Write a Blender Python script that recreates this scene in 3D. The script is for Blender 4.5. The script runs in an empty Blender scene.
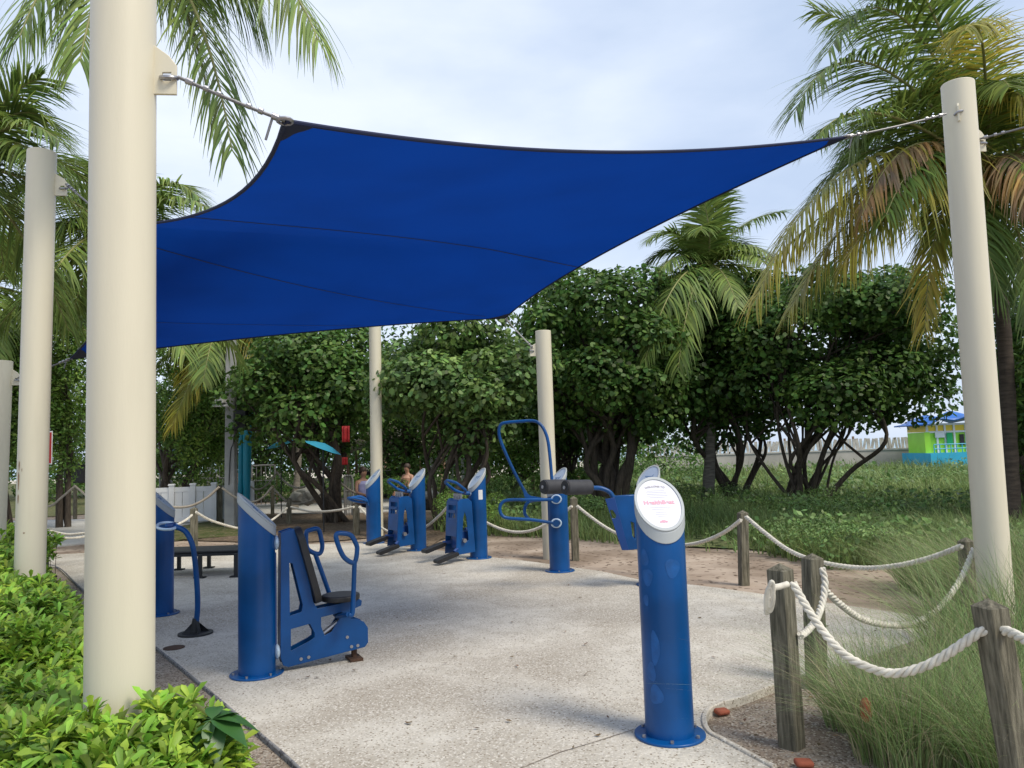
import bpy, bmesh, math, random
import numpy as np
from mathutils import Vector, Matrix
from mathutils.geometry import tessellate_polygon
R = math.radians
S = bpy.context.scene
C = S.collection
random.seed(7)
rng = np.random.default_rng(7)

# ------------------------------------------------------------------ camera
FPX, H, PITCH, ROLL = 769.0, 1.55, R(5.0), R(1.8)
f_ = Vector((0, math.cos(PITCH), math.sin(PITCH)))
r0 = Vector((1, 0, 0)); u0 = Vector((0, -math.sin(PITCH), math.cos(PITCH)))
r_ = (r0*math.cos(ROLL) - u0*math.sin(ROLL)).normalized()
u_ = (u0*math.cos(ROLL) + r0*math.sin(ROLL)).normalized()
CAM = Vector((0, 0, H))
cd = bpy.data.cameras.new('camera'); co = bpy.data.objects.new('camera', cd); C.objects.link(co)
cd.sensor_width = 36; cd.lens = FPX/1024*36; cd.clip_start = 0.05; cd.clip_end = 9000
M = Matrix((r_, u_, -f_)).transposed().to_4x4(); M.translation = CAM
co.matrix_world = M
S.camera = co

# ------------------------------------------------------------------ world, sun
SUN_AZ, SUN_EL = R(128), R(52)      # azimuth clockwise from +Y (view direction)
w = bpy.data.worlds.new('World'); S.world = w; w.use_nodes = True
nt = w.node_tree; nt.nodes.clear()
def N(t, **k):
    n = nt.nodes.new(t)
    for a, b in k.items():
        if a.startswith('_'): setattr(n, a[1:], b)
        else: n.inputs[a].default_value = b
    return n
sky = nt.nodes.new('ShaderNodeTexSky'); sky.sky_type = 'NISHITA'; sky.sun_disc = False
sky.sun_elevation = SUN_EL; sky.sun_rotation = SUN_AZ
tc = nt.nodes.new('ShaderNodeTexCoord'); mp = nt.nodes.new('ShaderNodeMapping')
mp.inputs['Scale'].default_value = (1.0, 1.0, 2.6)
mp.inputs['Location'].default_value = (2.3, .4, .35)
nt.links.new(tc.outputs['Generated'], mp.inputs['Vector'])
no = nt.nodes.new('ShaderNodeTexNoise'); no.inputs['Scale'].default_value = 1.7; no.inputs['Detail'].default_value = 7; no.inputs['Roughness'].default_value = .5
nt.links.new(mp.outputs[0], no.inputs['Vector'])
cr = nt.nodes.new('ShaderNodeValToRGB')
e = cr.color_ramp.elements
e[0].position = .38; e[0].color = (3.9, 4.7, 6.1, 1)
e[1].position = .64; e[1].color = (6.3, 6.8, 7.8, 1)
m_ = cr.color_ramp.elements.new(.5); m_.color = (4.9, 5.6, 6.8, 1)
nt.links.new(no.outputs['Fac'], cr.inputs[0])
mx = nt.nodes.new('ShaderNodeMixRGB'); mx.inputs[0].default_value = .88
nt.links.new(sky.outputs[0], mx.inputs[1]); nt.links.new(cr.outputs[0], mx.inputs[2])
bg = nt.nodes.new('ShaderNodeBackground'); bg.inputs[1].default_value = .098
wo = nt.nodes.new('ShaderNodeOutputWorld')
nt.links.new(mx.outputs[0], bg.inputs[0]); nt.links.new(bg.outputs[0], wo.inputs[0])
sl = bpy.data.lights.new('sun', 'SUN'); so = bpy.data.objects.new('sun', sl); C.objects.link(so)
sl.energy = 2.0; sl.angle = R(20); sl.color = (1, .91, .76)
sd = Vector((math.sin(SUN_AZ)*math.cos(SUN_EL), math.cos(SUN_AZ)*math.cos(SUN_EL), math.sin(SUN_EL)))
so.rotation_euler = sd.to_track_quat('Z', 'Y').to_euler()
S.view_settings.view_transform = 'Standard'; S.view_settings.look = 'None'
S.view_settings.exposure = 0.70; S.view_settings.gamma = 1
S.render.engine = 'CYCLES'
S.cycles.max_bounces = 8; S.cycles.transparent_max_bounces = 8

# ------------------------------------------------------------------ pixel -> place helpers
def ray(px, py): return (f_*FPX + r_*(px-512) + u_*(384-py)).normalized()
def G(px, py, z=0.0):
    d = ray(px, py); t = (z-H)/d.z; return CAM + d*t
def At(px, py, D):
    d = ray(px, py); return CAM + d*(D/d.y)
class VP:
    """vertical plane through ground point p0, horizontal direction angle a (radians from +X)"""
    def __init__(s, p0, a, off=0.0):
        s.d = Vector((math.cos(a), math.sin(a), 0)); s.n = Vector((-math.sin(a), math.cos(a), 0))
        s.p0 = Vector((p0[0], p0[1], 0)) + s.n*off
        s.base = Vector((p0[0], p0[1], 0))
    def uz(s, px, py):
        d = ray(px, py); t = (s.p0-CAM).dot(s.n)/d.dot(s.n); p = CAM+d*t
        return ((p-s.base).dot(s.d), p.z)
    def xyz(s, px, py):
        d = ray(px, py); t = (s.p0-CAM).dot(s.n)/d.dot(s.n); return CAM+d*t

# ------------------------------------------------------------------ materials
def mat(name, col, rough=.6, var=.0, vscale=6, bump=0., bscale=40, metal=0., col2=None, spec=.5, island=0., transl=0., coat=0., stretch=None, contrast=(.35,.65)):
    m = bpy.data.materials.new(name); m.use_nodes = True; t = m.node_tree; b = t.nodes['Principled BSDF']
    b.inputs['Roughness'].default_value = rough; b.inputs['Metallic'].default_value = metal
    b.inputs['Specular IOR Level'].default_value = spec
    if coat: b.inputs['Coat Weight'].default_value = coat; b.inputs['Coat Roughness'].default_value = .15
    c1 = (*col, 1)
    c2 = (*(col2 if col2 else [x*(1-var) for x in col]), 1)
    tcn = t.nodes.new('ShaderNodeTexCoord'); src = tcn.outputs['Object']
    if stretch:
        mpn = t.nodes.new('ShaderNodeMapping'); mpn.inputs['Scale'].default_value = stretch
        t.links.new(src, mpn.inputs[0]); src = mpn.outputs[0]
    nz = t.nodes.new('ShaderNodeTexNoise'); nz.inputs['Scale'].default_value = vscale; nz.inputs['Detail'].default_value = 6
    t.links.new(src, nz.inputs['Vector'])
    rp = t.nodes.new('ShaderNodeValToRGB'); rp.color_ramp.elements[0].position = contrast[0]; rp.color_ramp.elements[1].position = contrast[1]
    rp.color_ramp.elements[0].color = c2; rp.color_ramp.elements[1].color = c1
    t.links.new(nz.outputs['Fac'], rp.inputs[0]); out = rp.outputs[0]
    if island:
        g = t.nodes.new('ShaderNodeNewGeometry'); hs = t.nodes.new('ShaderNodeHueSaturation')
        ma = t.nodes.new('ShaderNodeMapRange'); ma.inputs['To Min'].default_value = 1-island; ma.inputs['To Max'].default_value = 1+island
        t.links.new(g.outputs['Random Per Island'], ma.inputs[0]); t.links.new(ma.outputs[0], hs.inputs['Value'])
        mh = t.nodes.new('ShaderNodeMapRange'); mh.inputs['To Min'].default_value = .5-island*.035; mh.inputs['To Max'].default_value = .5+island*.05
        mm = t.nodes.new('ShaderNodeMath'); mm.operation = 'FRACT'; m3 = t.nodes.new('ShaderNodeMath'); m3.operation = 'MULTIPLY'; m3.inputs[1].default_value = 7.31
        t.links.new(g.outputs['Random Per Island'], m3.inputs[0]); t.links.new(m3.outputs[0], mm.inputs[0]); t.links.new(mm.outputs[0], mh.inputs[0]); t.links.new(mh.outputs[0], hs.inputs['Hue'])
        t.links.new(out, hs.inputs['Color']); out = hs.outputs[0]
    t.links.new(out, b.inputs['Base Color'])
    if bump:
        nb = t.nodes.new('ShaderNodeTexNoise'); nb.inputs['Scale'].default_value = bscale; nb.inputs['Detail'].default_value = 5
        t.links.new(src, nb.inputs['Vector'])
        bn = t.nodes.new('ShaderNodeBump'); bn.inputs['Strength'].default_value = bump; bn.inputs['Distance'].default_value = .01
        t.links.new(nb.outputs['Fac'], bn.inputs['Height']); t.links.new(bn.outputs[0], b.inputs['Normal'])
    if transl:
        tr = t.nodes.new('ShaderNodeBsdfTranslucent'); t.links.new(out, tr.inputs[0])
        ms = t.nodes.new('ShaderNodeMixShader'); ms.inputs[0].default_value = transl
        t.links.new(b.outputs[0], ms.inputs[1]); t.links.new(tr.outputs[0], ms.inputs[2])
        t.links.new(ms.outputs[0], t.nodes['Material Output'].inputs[0])
    return m

def ground_mat(name, cA, cB, scale, spk, spkcol, spkscale, bump, cC=None, cscale=.6, light=None):
    """large patches + medium noise + small speckles"""
    m = bpy.data.materials.new(name); m.use_nodes = True; t = m.node_tree; b = t.nodes['Principled BSDF']
    b.inputs['Roughness'].default_value = .95; b.inputs['Specular IOR Level'].default_value = .15
    tcn = t.nodes.new('ShaderNodeTexCoord'); src = tcn.outputs['Object']
    def noise(sc, det=6, dist=0):
        n = t.nodes.new('ShaderNodeTexNoise'); n.inputs['Scale'].default_value = sc; n.inputs['Detail'].default_value = det; n.inputs['Distortion'].default_value = dist
        t.links.new(src, n.inputs['Vector']); return n.outputs['Fac']
    def ramp(s, p0, p1, a, c):
        r = t.nodes.new('ShaderNodeValToRGB'); r.color_ramp.elements[0].position = p0; r.color_ramp.elements[1].position = p1
        r.color_ramp.elements[0].color = (*a, 1); r.color_ramp.elements[1].color = (*c, 1); t.links.new(s, r.inputs[0]); return r.outputs[0]
    base = ramp(noise(scale), .35, .65, cA, cB)
    if cC:
        mk = ramp(noise(cscale, 8, .6), .42, .6, (0, 0, 0), (1, 1, 1))
        x = t.nodes.new('ShaderNodeMixRGB'); t.links.new(mk, x.inputs[0]); t.links.new(base, x.inputs[1]); x.inputs[2].default_value = (*cC, 1); base = x.outputs[0]
    v = t.nodes.new('ShaderNodeTexVoronoi'); v.inputs['Scale'].default_value = spkscale; t.links.new(src, v.inputs['Vector'])
    sep = t.nodes.new('ShaderNodeSeparateColor'); t.links.new(v.outputs['Color'], sep.inputs[0])
    mk = ramp(sep.outputs[0], 1-spk-.02, 1-spk+.02, (0, 0, 0), (1, 1, 1))
    x = t.nodes.new('ShaderNodeMixRGB'); t.links.new(mk, x.inputs[0]); t.links.new(base, x.inputs[1]); x.inputs[2].default_value = (*spkcol, 1); base = x.outputs[0]
    if light:
        mk = ramp(sep.outputs[1], .8, .84, (0, 0, 0), (1, 1, 1))
        x = t.nodes.new('ShaderNodeMixRGB'); t.links.new(mk, x.inputs[0]); t.links.new(base, x.inputs[1]); x.inputs[2].default_value = (*light, 1); base = x.outputs[0]
    t.links.new(base, b.inputs['Base Color'])
    bn = t.nodes.new('ShaderNodeBump'); bn.inputs['Strength'].default_value = bump; bn.inputs['Distance'].default_value = .02
    ad = t.nodes.new('ShaderNodeMath'); ad.operation = 'ADD'; t.links.new(noise(spkscale*.4), ad.inputs[0]); t.links.new(noise(scale*2.2), ad.inputs[1])
    t.links.new(ad.outputs[0], bn.inputs['Height']); t.links.new(bn.outputs[0], b.inputs['Normal'])
    return m

MT = {}
MT['concrete'] = ground_mat('concrete', (.49,.455,.39), (.61,.575,.505), 4.5, .09, (.26,.22,.17), 105, .45, (.41,.37,.31), .8, (.63,.595,.53))
MT['concrete2'] = ground_mat('path_concrete', (.42,.41,.39), (.52,.51,.48), 1.5, .05, (.3,.28,.25), 60, .2)
MT['sand'] = ground_mat('sand', (.34,.265,.205), (.47,.385,.31), 1.6, .07, (.12,.085,.06), 22, .8, (.24,.185,.14), .7)
MT['dirt'] = ground_mat('dirt', (.13,.095,.065), (.22,.165,.12), 3.0, .2, (.07,.05,.035), 26, 1., (.17,.13,.09), 1.)
MT['mulch'] = ground_mat('gravel_bed', (.27,.22,.17), (.38,.32,.26), 6.0, .16, (.12,.09,.065), 95, 1., (.22,.175,.135), 1.8, (.42,.38,.32))
MT['rubber'] = ground_mat('grey_strip', (.20,.20,.20), (.27,.27,.28), 5.0, .2, (.09,.09,.1), 70, .6)
MT['lawn'] = ground_mat('lawn', (.05,.075,.02), (.12,.12,.05), 3.0, .2, (.16,.13,.08), 20, 1.)
MT['dune'] = ground_mat('dune_ground', (.09,.12,.04), (.17,.18,.08), 1.0, .2, (.03,.045,.015), 10, 1.)
MT['beach'] = ground_mat('beach_sand', (.45,.40,.33), (.55,.5,.42), .4, .05, (.3,.27,.2), 3, .3)
MT['sea'] = mat('sea', (.12,.28,.33), .2, .2, .05)
MT['cream'] = mat('cream_paint', (.645,.60,.465), .45, .10, 2.2, .05, 90, spec=.4, stretch=(3, 3, .35), contrast=(.25, .5))
MT['blue'] = mat('blue_paint', (.0,.080,.29), .38, .40, 2.2, .02, 60, coat=.12, spec=.35)
MT['bluedk'] = mat('blue_paint_dark', (.005,.05,.22), .35, .15, 3)
MT['lblue'] = mat('scuffed_blue', (.004,.092,.32), .45, .25, 20)
MT['silver'] = mat('silver_plastic', (.42,.45,.46), .4, .06, 4)
MT['panel'] = mat('panel_grey_blue', (.36,.44,.56), .3, .05, 4)
MT['panelw'] = mat('panel_white', (.72,.72,.78), .35, .03, 4)
MT['printd'] = mat('print_dark', (.12,.2,.36), .5)
MT['printg'] = mat('print_grey', (.42,.4,.44), .5)
MT['printp'] = mat('print_pink', (.78,.36,.46), .5)
MT['bolt'] = mat('steel', (.36,.36,.38), .35, metal=.8)
MT['chrome'] = mat('chrome_ring', (.55,.68,.8), .25, metal=.3)
MT['black'] = mat('black_rubber', (.018,.018,.02), .5, .3, 12, .2, 150)
MT['foam'] = mat('dark_foam', (.045,.047,.055), .7, .3, 12, .2, 150)
MT['rust'] = mat('rusty_steel', (.09,.045,.025), .8, .5, 25, .4, 80)
MT['sail'] = mat('blue_shade_cloth', (.001,.040,.265), .85, .14, 1.2, .15, 300, transl=.48, spec=.2)
MT['sailedge'] = mat('navy_webbing', (.006,.012,.05), .8)
MT['cable'] = mat('steel_cable', (.20,.20,.21), .45, .3, 60, metal=.4)
MT['cablel'] = mat('light_cable', (.6,.62,.62), .5, .2, 60)
MT['wood'] = mat('weathered_wood', (.235,.215,.155), .9, .45, 10, .9, 60, stretch=(6, 6, .6), col2=(.085,.078,.052))
MT['woodw'] = mat('warm_wood', (.30,.20,.13), .9, .45, 10, .6, 60, stretch=(5, 5, .5))
MT['rope'] = mat('white_rope', (.74,.70,.60), .9, .25, 18, .4, 200)
MT['ropeb'] = mat('tan_rope', (.42,.37,.30), .9, .2, 18)
MT['grape'] = mat('sea_grape_leaf', (.12,.21,.045), .45, .5, .8, island=.6, transl=.38, spec=.3, col2=(.07,.135,.03))
MT['grapeb'] = mat('sea_grape_leaf_light', (.19,.30,.075), .45, .5, .9, island=.55, transl=.3, spec=.4, col2=(.09,.155,.045))
MT['bright'] = mat('bright_leaf', (.16,.27,.045), .55, .5, 1.0, island=.55, transl=.35, col2=(.12,.21,.035))
MT['bark'] = mat('bark', (.10,.078,.058), .95, .5, 9, .8, 40, stretch=(3, 3, .6))
MT['barkg'] = mat('grey_palm_bark', (.25,.225,.19), .95, .45, 5, .8, 30, stretch=(1, 1, 6))
MT['barkd'] = mat('dark_palm_bark', (.085,.065,.05), .95, .5, 5, 1., 30, stretch=(1, 1, 6))
MT['palm'] = mat('palm_leaf', (.24,.32,.07), .5, .5, .9, island=.45, transl=.35, col2=(.12,.19,.045), spec=.4)
MT['palmy'] = mat('palm_leaf_yellow', (.52,.43,.07), .5, .4, 1.0, island=.4, transl=.4, col2=(.27,.29,.06))
MT['palmd'] = mat('palm_leaf_dry', (.52,.30,.08), .8, .5, 1.2, island=.45, transl=.25, col2=(.25,.19,.14))
MT['rachis'] = mat('palm_rachis', (.26,.26,.09), .6, .3, 4)
MT['hedge'] = mat('hedge_leaf', (.31,.46,.05), .5, .4, 2.2, island=.65, transl=.35, col2=(.19,.32,.04), spec=.4)
MT['broad'] = mat('broad_leaf', (.05,.15,.035), .4, .3, 3, island=.2, transl=.2)
MT['stem'] = mat('stem', (.10,.09,.04), .8, .3, 4)
MT['grass'] = mat('oat_grass', (.34,.42,.19), .6, .5, 2.5, island=.6, transl=.35, col2=(.17,.27,.08))
MT['grassd'] = mat('dry_grass', (.46,.40,.25), .8, .3, 4, island=.4, transl=.2)
MT['dunegrass'] = mat('dune_grass', (.28,.35,.12), .6, .6, .5, island=.5, transl=.3, col2=(.12,.19,.05))
MT['dunebush'] = mat('dune_leaf', (.17,.27,.07), .5, .6, .6, island=.5, transl=.25, col2=(.08,.15,.035))
MT['white'] = mat('white_vinyl', (.72,.73,.74), .4, .05, 3)
MT['grey'] = mat('grey_concrete_pole', (.34,.345,.34), .8, .15, 5, .2, 80)
MT['teal'] = mat('teal_paint', (.0,.25,.36), .45, .12, 2)
MT['tealb'] = mat('cyan_canvas', (.05,.42,.62), .7, .15, 2, transl=.3)
MT['orange'] = mat('orange_plastic', (.85,.12,.03), .5, .1, 4)
MT['red'] = mat('red_cloth', (.5,.03,.03), .7, .2, 4)
MT['darkm'] = mat('dark_metal', (.02,.022,.025), .6, .2, 4)
MT['greym'] = mat('grey_metal', (.22,.22,.22), .5, .2, 4, metal=.2)
MT['thatch'] = mat('thatch', (.30,.26,.19), .95, .5, 12, 1., 60)
MT['rock'] = mat('pale_rock', (.55,.52,.44), .9, .35, 5, .8, 14)
MT['lime'] = mat('lime_paint', (.33,.72,.05), .5, .1, 2)
MT['yellow'] = mat('yellow_paint', (.85,.62,.05), .5, .1, 2)
MT['hutblue'] = mat('hut_blue', (.03,.40,.62), .5, .12, 2)
MT['roofblue'] = mat('roof_blue', (.03,.16,.55), .4, .15, 2)
MT['greenflag'] = mat('green_flag', (.0,.30,.10), .7)
MT['planks'] = mat('pale_planks', (.50,.48,.44), .9, .35, 3, .3, 20)
MT['seawall'] = mat('sea_wall', (.45,.43,.40), .9, .25, .7, .3, 8)
MT['brick'] = mat('red_brick', (.36,.10,.055), .9, .3, 9, .5, 60)
MT['skin'] = mat('skin', (.45,.25,.17), .5)
MT['lilac'] = mat('lilac_cloth', (.42,.42,.68), .8, .15, 10)
MT['hair'] = mat('hair', (.05,.03,.02), .6)
MT['navy'] = mat('navy_cloth', (.03,.035,.08), .8)

# ------------------------------------------------------------------ mesh builder
class MB:
    def __init__(s): s.v = []; s.f = []
    def add(s, vs, fs, T=None):
        o = len(s.v)
        for p in vs:
            p = Vector(p)
            s.v.append(T @ p if T else p)
        for f in fs: s.f.append([i+o for i in f])
        return s
    def box(s, c, d, T=None, rz=0, taper=1.0):
        x, y, z = d[0]/2, d[1]/2, d[2]/2
        vs = [(-x,-y,-z),(x,-y,-z),(x,y,-z),(-x,y,-z),(-x*taper,-y*taper,z),(x*taper,-y*taper,z),(x*taper,y*taper,z),(-x*taper,y*taper,z)]
        m = Matrix.Translation(Vector(c)) @ Matrix.Rotation(rz, 4, 'Z')
        if T: m = T @ m
        return s.add(vs, [(0,3,2,1),(4,5,6,7),(0,1,5,4),(1,2,6,5),(2,3,7,6),(3,0,4,7)], m)
    def tube(s, pts, r, n=10, closed=False, T=None, cap=True, rs=None):
        pts = [Vector(p) for p in pts]; L = len(pts)
        up = None; rings = []
        for i, p in enumerate(pts):
            a = pts[(i-1) % L] if (closed or i > 0) else p
            b = pts[(i+1) % L] if (closed or i < L-1) else p
            t = (b-a).normalized()
            if up is None:
                up = Vector((0, 0, 1)) if abs(t.z) < .9 else Vector((1, 0, 0))
            x = t.cross(up)
            if x.length < 1e-5: x = t.orthogonal()
            x.normalize(); y = x.cross(t).normalized(); up = y
            rr = rs[i] if rs else r
            rings.append([p + (x*math.cos(2*math.pi*k/n) + y*math.sin(2*math.pi*k/n))*rr for k in range(n)])
        vs = [q for g in rings for q in g]; fs = []
        for i in range(L if closed else L-1):
            j = (i+1) % L
            for k in range(n):
                fs.append((i*n+k, i*n+(k+1) % n, j*n+(k+1) % n, j*n+k))
        if cap and not closed:
            fs.append(tuple(range(n-1, -1, -1))); fs.append(tuple((L-1)*n+k for k in range(n)))
        return s.add(vs, fs, T)
    def cyl(s, a, b, r, n=20, r2=None, T=None):
        return s.tube([a, b], r, n, T=T, rs=[r, r2 if r2 is not None else r])
    def sphere(s, c, r, n=12, sc=(1, 1, 1), T=None):
        vs = []; fs = []
        m = n//2+1
        for i in range(m+1):
            th = math.pi*i/m
            for k in range(n):
                ph = 2*math.pi*k/n
                vs.append((c[0]+r*sc[0]*math.sin(th)*math.cos(ph), c[1]+r*sc[1]*math.sin(th)*math.sin(ph), c[2]+r*sc[2]*math.cos(th)))
        for i in range(m):
            for k in range(n): fs.append((i*n+k, (i+1)*n+k, (i+1)*n+(k+1) % n, i*n+(k+1) % n))
        return s.add(vs, fs, T)
    def prism(s, outline, holes, d, off, T=None):
        """outline in (u,z); extruded along local Y from off-d/2 to off+d/2"""
        loops = [list(outline)]+[list(h) for h in holes]
        tess = tessellate_polygon([[Vector((a, b, 0)) for a, b in L] for L in loops])
        flat = [p for L in loops for p in L]; n = len(flat)
        vs = [(a, off-d/2, b) for a, b in flat]+[(a, off+d/2, b) for a, b in flat]
        fs = []
        for t in tess:
            fs.append(tuple(t)); fs.append(tuple(i+n for i in reversed(t)))
        o = 0
        for L in loops:
            k = len(L)
            for i in range(k): fs.append((o+i, o+(i+1) % k, o+(i+1) % k+n, o+i+n))
            o += k
        return s.add(vs, fs, T)
    def build(s, name, m, parent=None, loc=None, bevel=0, smooth=True, ang=35, T=None):
        me = bpy.data.meshes.new(name)
        vs = [T @ v for v in s.v] if T else s.v
        me.from_pydata([tuple(v) for v in vs], [], s.f)
        bm = bmesh.new(); bm.from_mesh(me)
        bmesh.ops.remove_doubles(bm, verts=bm.verts, dist=1e-5)
        bmesh.ops.recalc_face_normals(bm, faces=bm.faces); bm.to_mesh(me); bm.free()
        me.materials.append(MT[m] if isinstance(m, str) else m)
        o = bpy.data.objects.new(name, me); C.objects.link(o)
        if parent: o.parent = parent
        if loc is not None: o.location = loc
        if smooth:
            me.shade_smooth(); me.set_sharp_from_angle(angle=R(ang))
        if bevel:
            b = o.modifiers.new('bevel', 'BEVEL'); b.width = bevel; b.segments = 2; b.limit_method = 'ANGLE'
        return o
def thing(name, label, cat, loc=(0, 0, 0), rz=0, group=None):
    o = bpy.data.objects.new(name, None); C.objects.link(o); o.location = loc; o.rotation_euler = (0, 0, rz)
    o.empty_display_size = .2
    return tag(o, label, cat, group)
def tag(o, label, cat, group=None, kind=None):
    o['label'] = label; o['category'] = cat
    if group: o['group'] = group
    if kind: o['kind'] = kind
    return o
def kids(o): return [c for c in bpy.data.objects if c.parent == o]
def dup(o, loc, rz=None, label=None, parent=None, sc=None):
    ch = kids(o); c = o.copy(); C.objects.link(c)
    if parent: c.parent = parent
    else:
        c.location = loc
        if rz is not None: c.rotation_euler = (0, 0, rz)
        if sc: c.scale = (sc,)*3
        if label: c['label'] = label
    for k in ch: dup(k, None, parent=c)
    return c
def npmesh(name, V, k, m, parent=None, idx=None, smooth=False):
    """V (n,3); idx (f,k) or None when faces are consecutive runs of k verts"""
    V = np.asarray(V, dtype=np.float32)
    me = bpy.data.meshes.new(name); me.vertices.add(len(V)); me.vertices.foreach_set('co', V.ravel())
    if idx is None: idx = np.arange(len(V)).reshape(-1, k)
    nf = len(idx); me.loops.add(nf*k); me.loops.foreach_set('vertex_index', idx.astype(np.int32).ravel())
    me.polygons.add(nf); me.polygons.foreach_set('loop_start', (np.arange(nf)*k).astype(np.int32))
    me.polygons.foreach_set('loop_total', np.full(nf, k, dtype=np.int32))
    me.update(calc_edges=True); me.validate()
    for q in (m if isinstance(m, (list, tuple)) else [m]): me.materials.append(MT[q])
    if smooth: me.shade_smooth()
    o = bpy.data.objects.new(name, me); C.objects.link(o)
    if parent: o.parent = parent
    return o
def smoothpath(pts, n=6, closed=False):
    pts = [Vector(p) for p in pts]; L = len(pts); out = []
    for i in range(L if closed else L-1):
        p0 = pts[(i-1) % L] if (closed or i > 0) else pts[i]; p1 = pts[i]; p2 = pts[(i+1) % L]
        p3 = pts[(i+2) % L] if (closed or i < L-2) else pts[(i+1) % L]
        for k in range(n):
            t = k/n
            out.append(.5*((2*p1)+(-p0+p2)*t+(2*p0-5*p1+4*p2-p3)*t*t+(-p0+3*p1-3*p2+p3)*t**3))
    if not closed: out.append(pts[-1])
    return out

# ------------------------------------------------------------------ ground
def sheet(name, pts, m, z, thick=0, kind='structure'):
    from mathutils.geometry import tessellate_polygon as tp
    P = [Vector((p[0], p[1], 0)) for p in pts]
    tris = tp([P]); n = len(P)
    vs = [(p.x, p.y, z) for p in P]; fs = [tuple(t) for t in tris]
    if thick:
        vs += [(p.x, p.y, z-thick) for p in P]
        fs += [(i, (i+1) % n, (i+1) % n+n, i+n) for i in range(n)]
    me = bpy.data.meshes.new(name); me.from_pydata(vs, [], fs)
    bm = bmesh.new(); bm.from_mesh(me); bmesh.ops.recalc_face_normals(bm, faces=bm.faces)
    if sum(f.normal.z for f in bm.faces if abs(f.normal.z) > .5) < 0: bmesh.ops.reverse_faces(bm, faces=bm.faces)
    bm.to_mesh(me); bm.free()
    me.materials.append(MT[m]); o = bpy.data.objects.new(name, me); C.objects.link(o); o['kind'] = kind
    return o
def gp(L, z=0): return [G(x, y, z).to_2d() for x, y in L]
sheet('sea', [(-4000, 95), (4000, 95), (4000, 6000), (-4000, 6000)], 'sea', -.35)
sheet('ground', [(-60, -12), (60, -12), (60, 100), (-60, 100)], 'sand', -.055)
sheet('beach', [(-60, 52), (60, 52), (60, 97), (-60, 97)], 'beach', -.045)
pad = gp([(45,566),(57,567),(85,592),(156,648),(200,684),(251,727),(293,763)])
pad += [Vector((-.55, 3.1)), Vector((.2, 2.0)), Vector((3.0, 2.0))]
pad += gp([(850,812),(775,768),(748,753),(721,739),(710,733),(705,727),(703,720),(706,712),(713,707),(725,702),(743,697),(775,685),(829,669),(876,654),(921,638),(945,626)])
pad += gp([(939,620),(900,613),(830,603),(763,594),(720,588),(686,584),(637,579),(600,571),(542,563),(520,560),(489,557),(450,552),(430,549),(400,546),(367,541),(336,543),(273,546),(237,549),(177,551),(85,553),(45,555),(20,558)])
sheet('concrete_pad', pad, 'concrete', 0, .12)
# pad joint: saw-cut groove as dark thin strip
def strip(name, px, wd, m, z):
    P = [G(x, y, z) for x, y in px]; mb = MB()
    for a, b in zip(P, P[1:]):
        t = (b-a).normalized(); s = Vector((-t.y, t.x, 0))*wd/2
        mb.add([a-s, b-s, b+s, a+s], [(0, 1, 2, 3)])
    o = mb.build(name, m, smooth=False); o['kind'] = 'structure'; return o
strip('pad_joint', [(520,768),(560,752),(600,740),(634,729)], .006, 'mulch', .004)
strip('pad_joint', [(706,640),(600,612),(500,596),(400,596)], .006, 'mulch', .004) if False else None
sheet('path', gp([(-60,523),(45,520),(87,519),(130,516),(215,508),(273,503),(330,500),(400,499),(440,499),(440,505),(400,511),(340,513),(273,513),(235,517),(160,529),(87,543),(45,547),(-60,553)], -.03), 'concrete2', -.03, .05)
sheet('grey_strip', gp([(45,567),(57,568),(85,593),(156,649),(200,685),(251,728),(293,764)], -.02)+[Vector((-.58, 3.1)), Vector((-.2, 2.0)), Vector((-1.3, 2.0)), Vector((-1.75, 3.6)), Vector((-3., 5.5)), Vector((-5.1, 8.6)), Vector((-6.6, 11.2))], 'mulch', -.02)
sheet('garden_bed', gp([(156,651),(200,687),(240,720)], -.012)+[Vector((-1.5,3.4)), Vector((-2.2,3.6)), Vector((-3.4,5.6))], 'mulch', -.012)
sheet('dirt_bed', gp([(175,540),(237,536),(260,514),(273,514),(340,514),(400,512),(450,512),(470,530),(440,540),(430,547),(400,543),(367,538),(336,541),(273,543)], -.04), 'dirt', -.035)
sheet('gravel_bed', gp([(850,812),(775,768),(748,753),(721,739),(703,720),(713,707),(743,697),(775,685),(829,669),(876,654),(921,638),(1000,628)], -.04)+[Vector((5, 5.5)), Vector((6, 3)), Vector((3.3, 1.5)), Vector((1.6, 2.0))], 'mulch', -.04)
sheet('lawn', gp([(140,537),(160,528),(235,518),(262,512),(262,524),(237,536),(175,541)], -.04), 'lawn', -.035)
sheet('lawn', gp([(-200,523),(45,517),(130,511),(215,506),(273,501),(330,498),(400,497),(440,497),(520,500),(520,478),(300,478),(0,484),(-200,490)], -.04), 'lawn', -.037)
sheet('dune_ground', gp([(432,530),(480,533),(570,536),(690,547),(760,550),(830,565),(950,563),(1040,600),(1500,600),(1500,456),(1024,456),(700,462),(560,470),(440,498)], -.04), 'dune', -.033)
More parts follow.
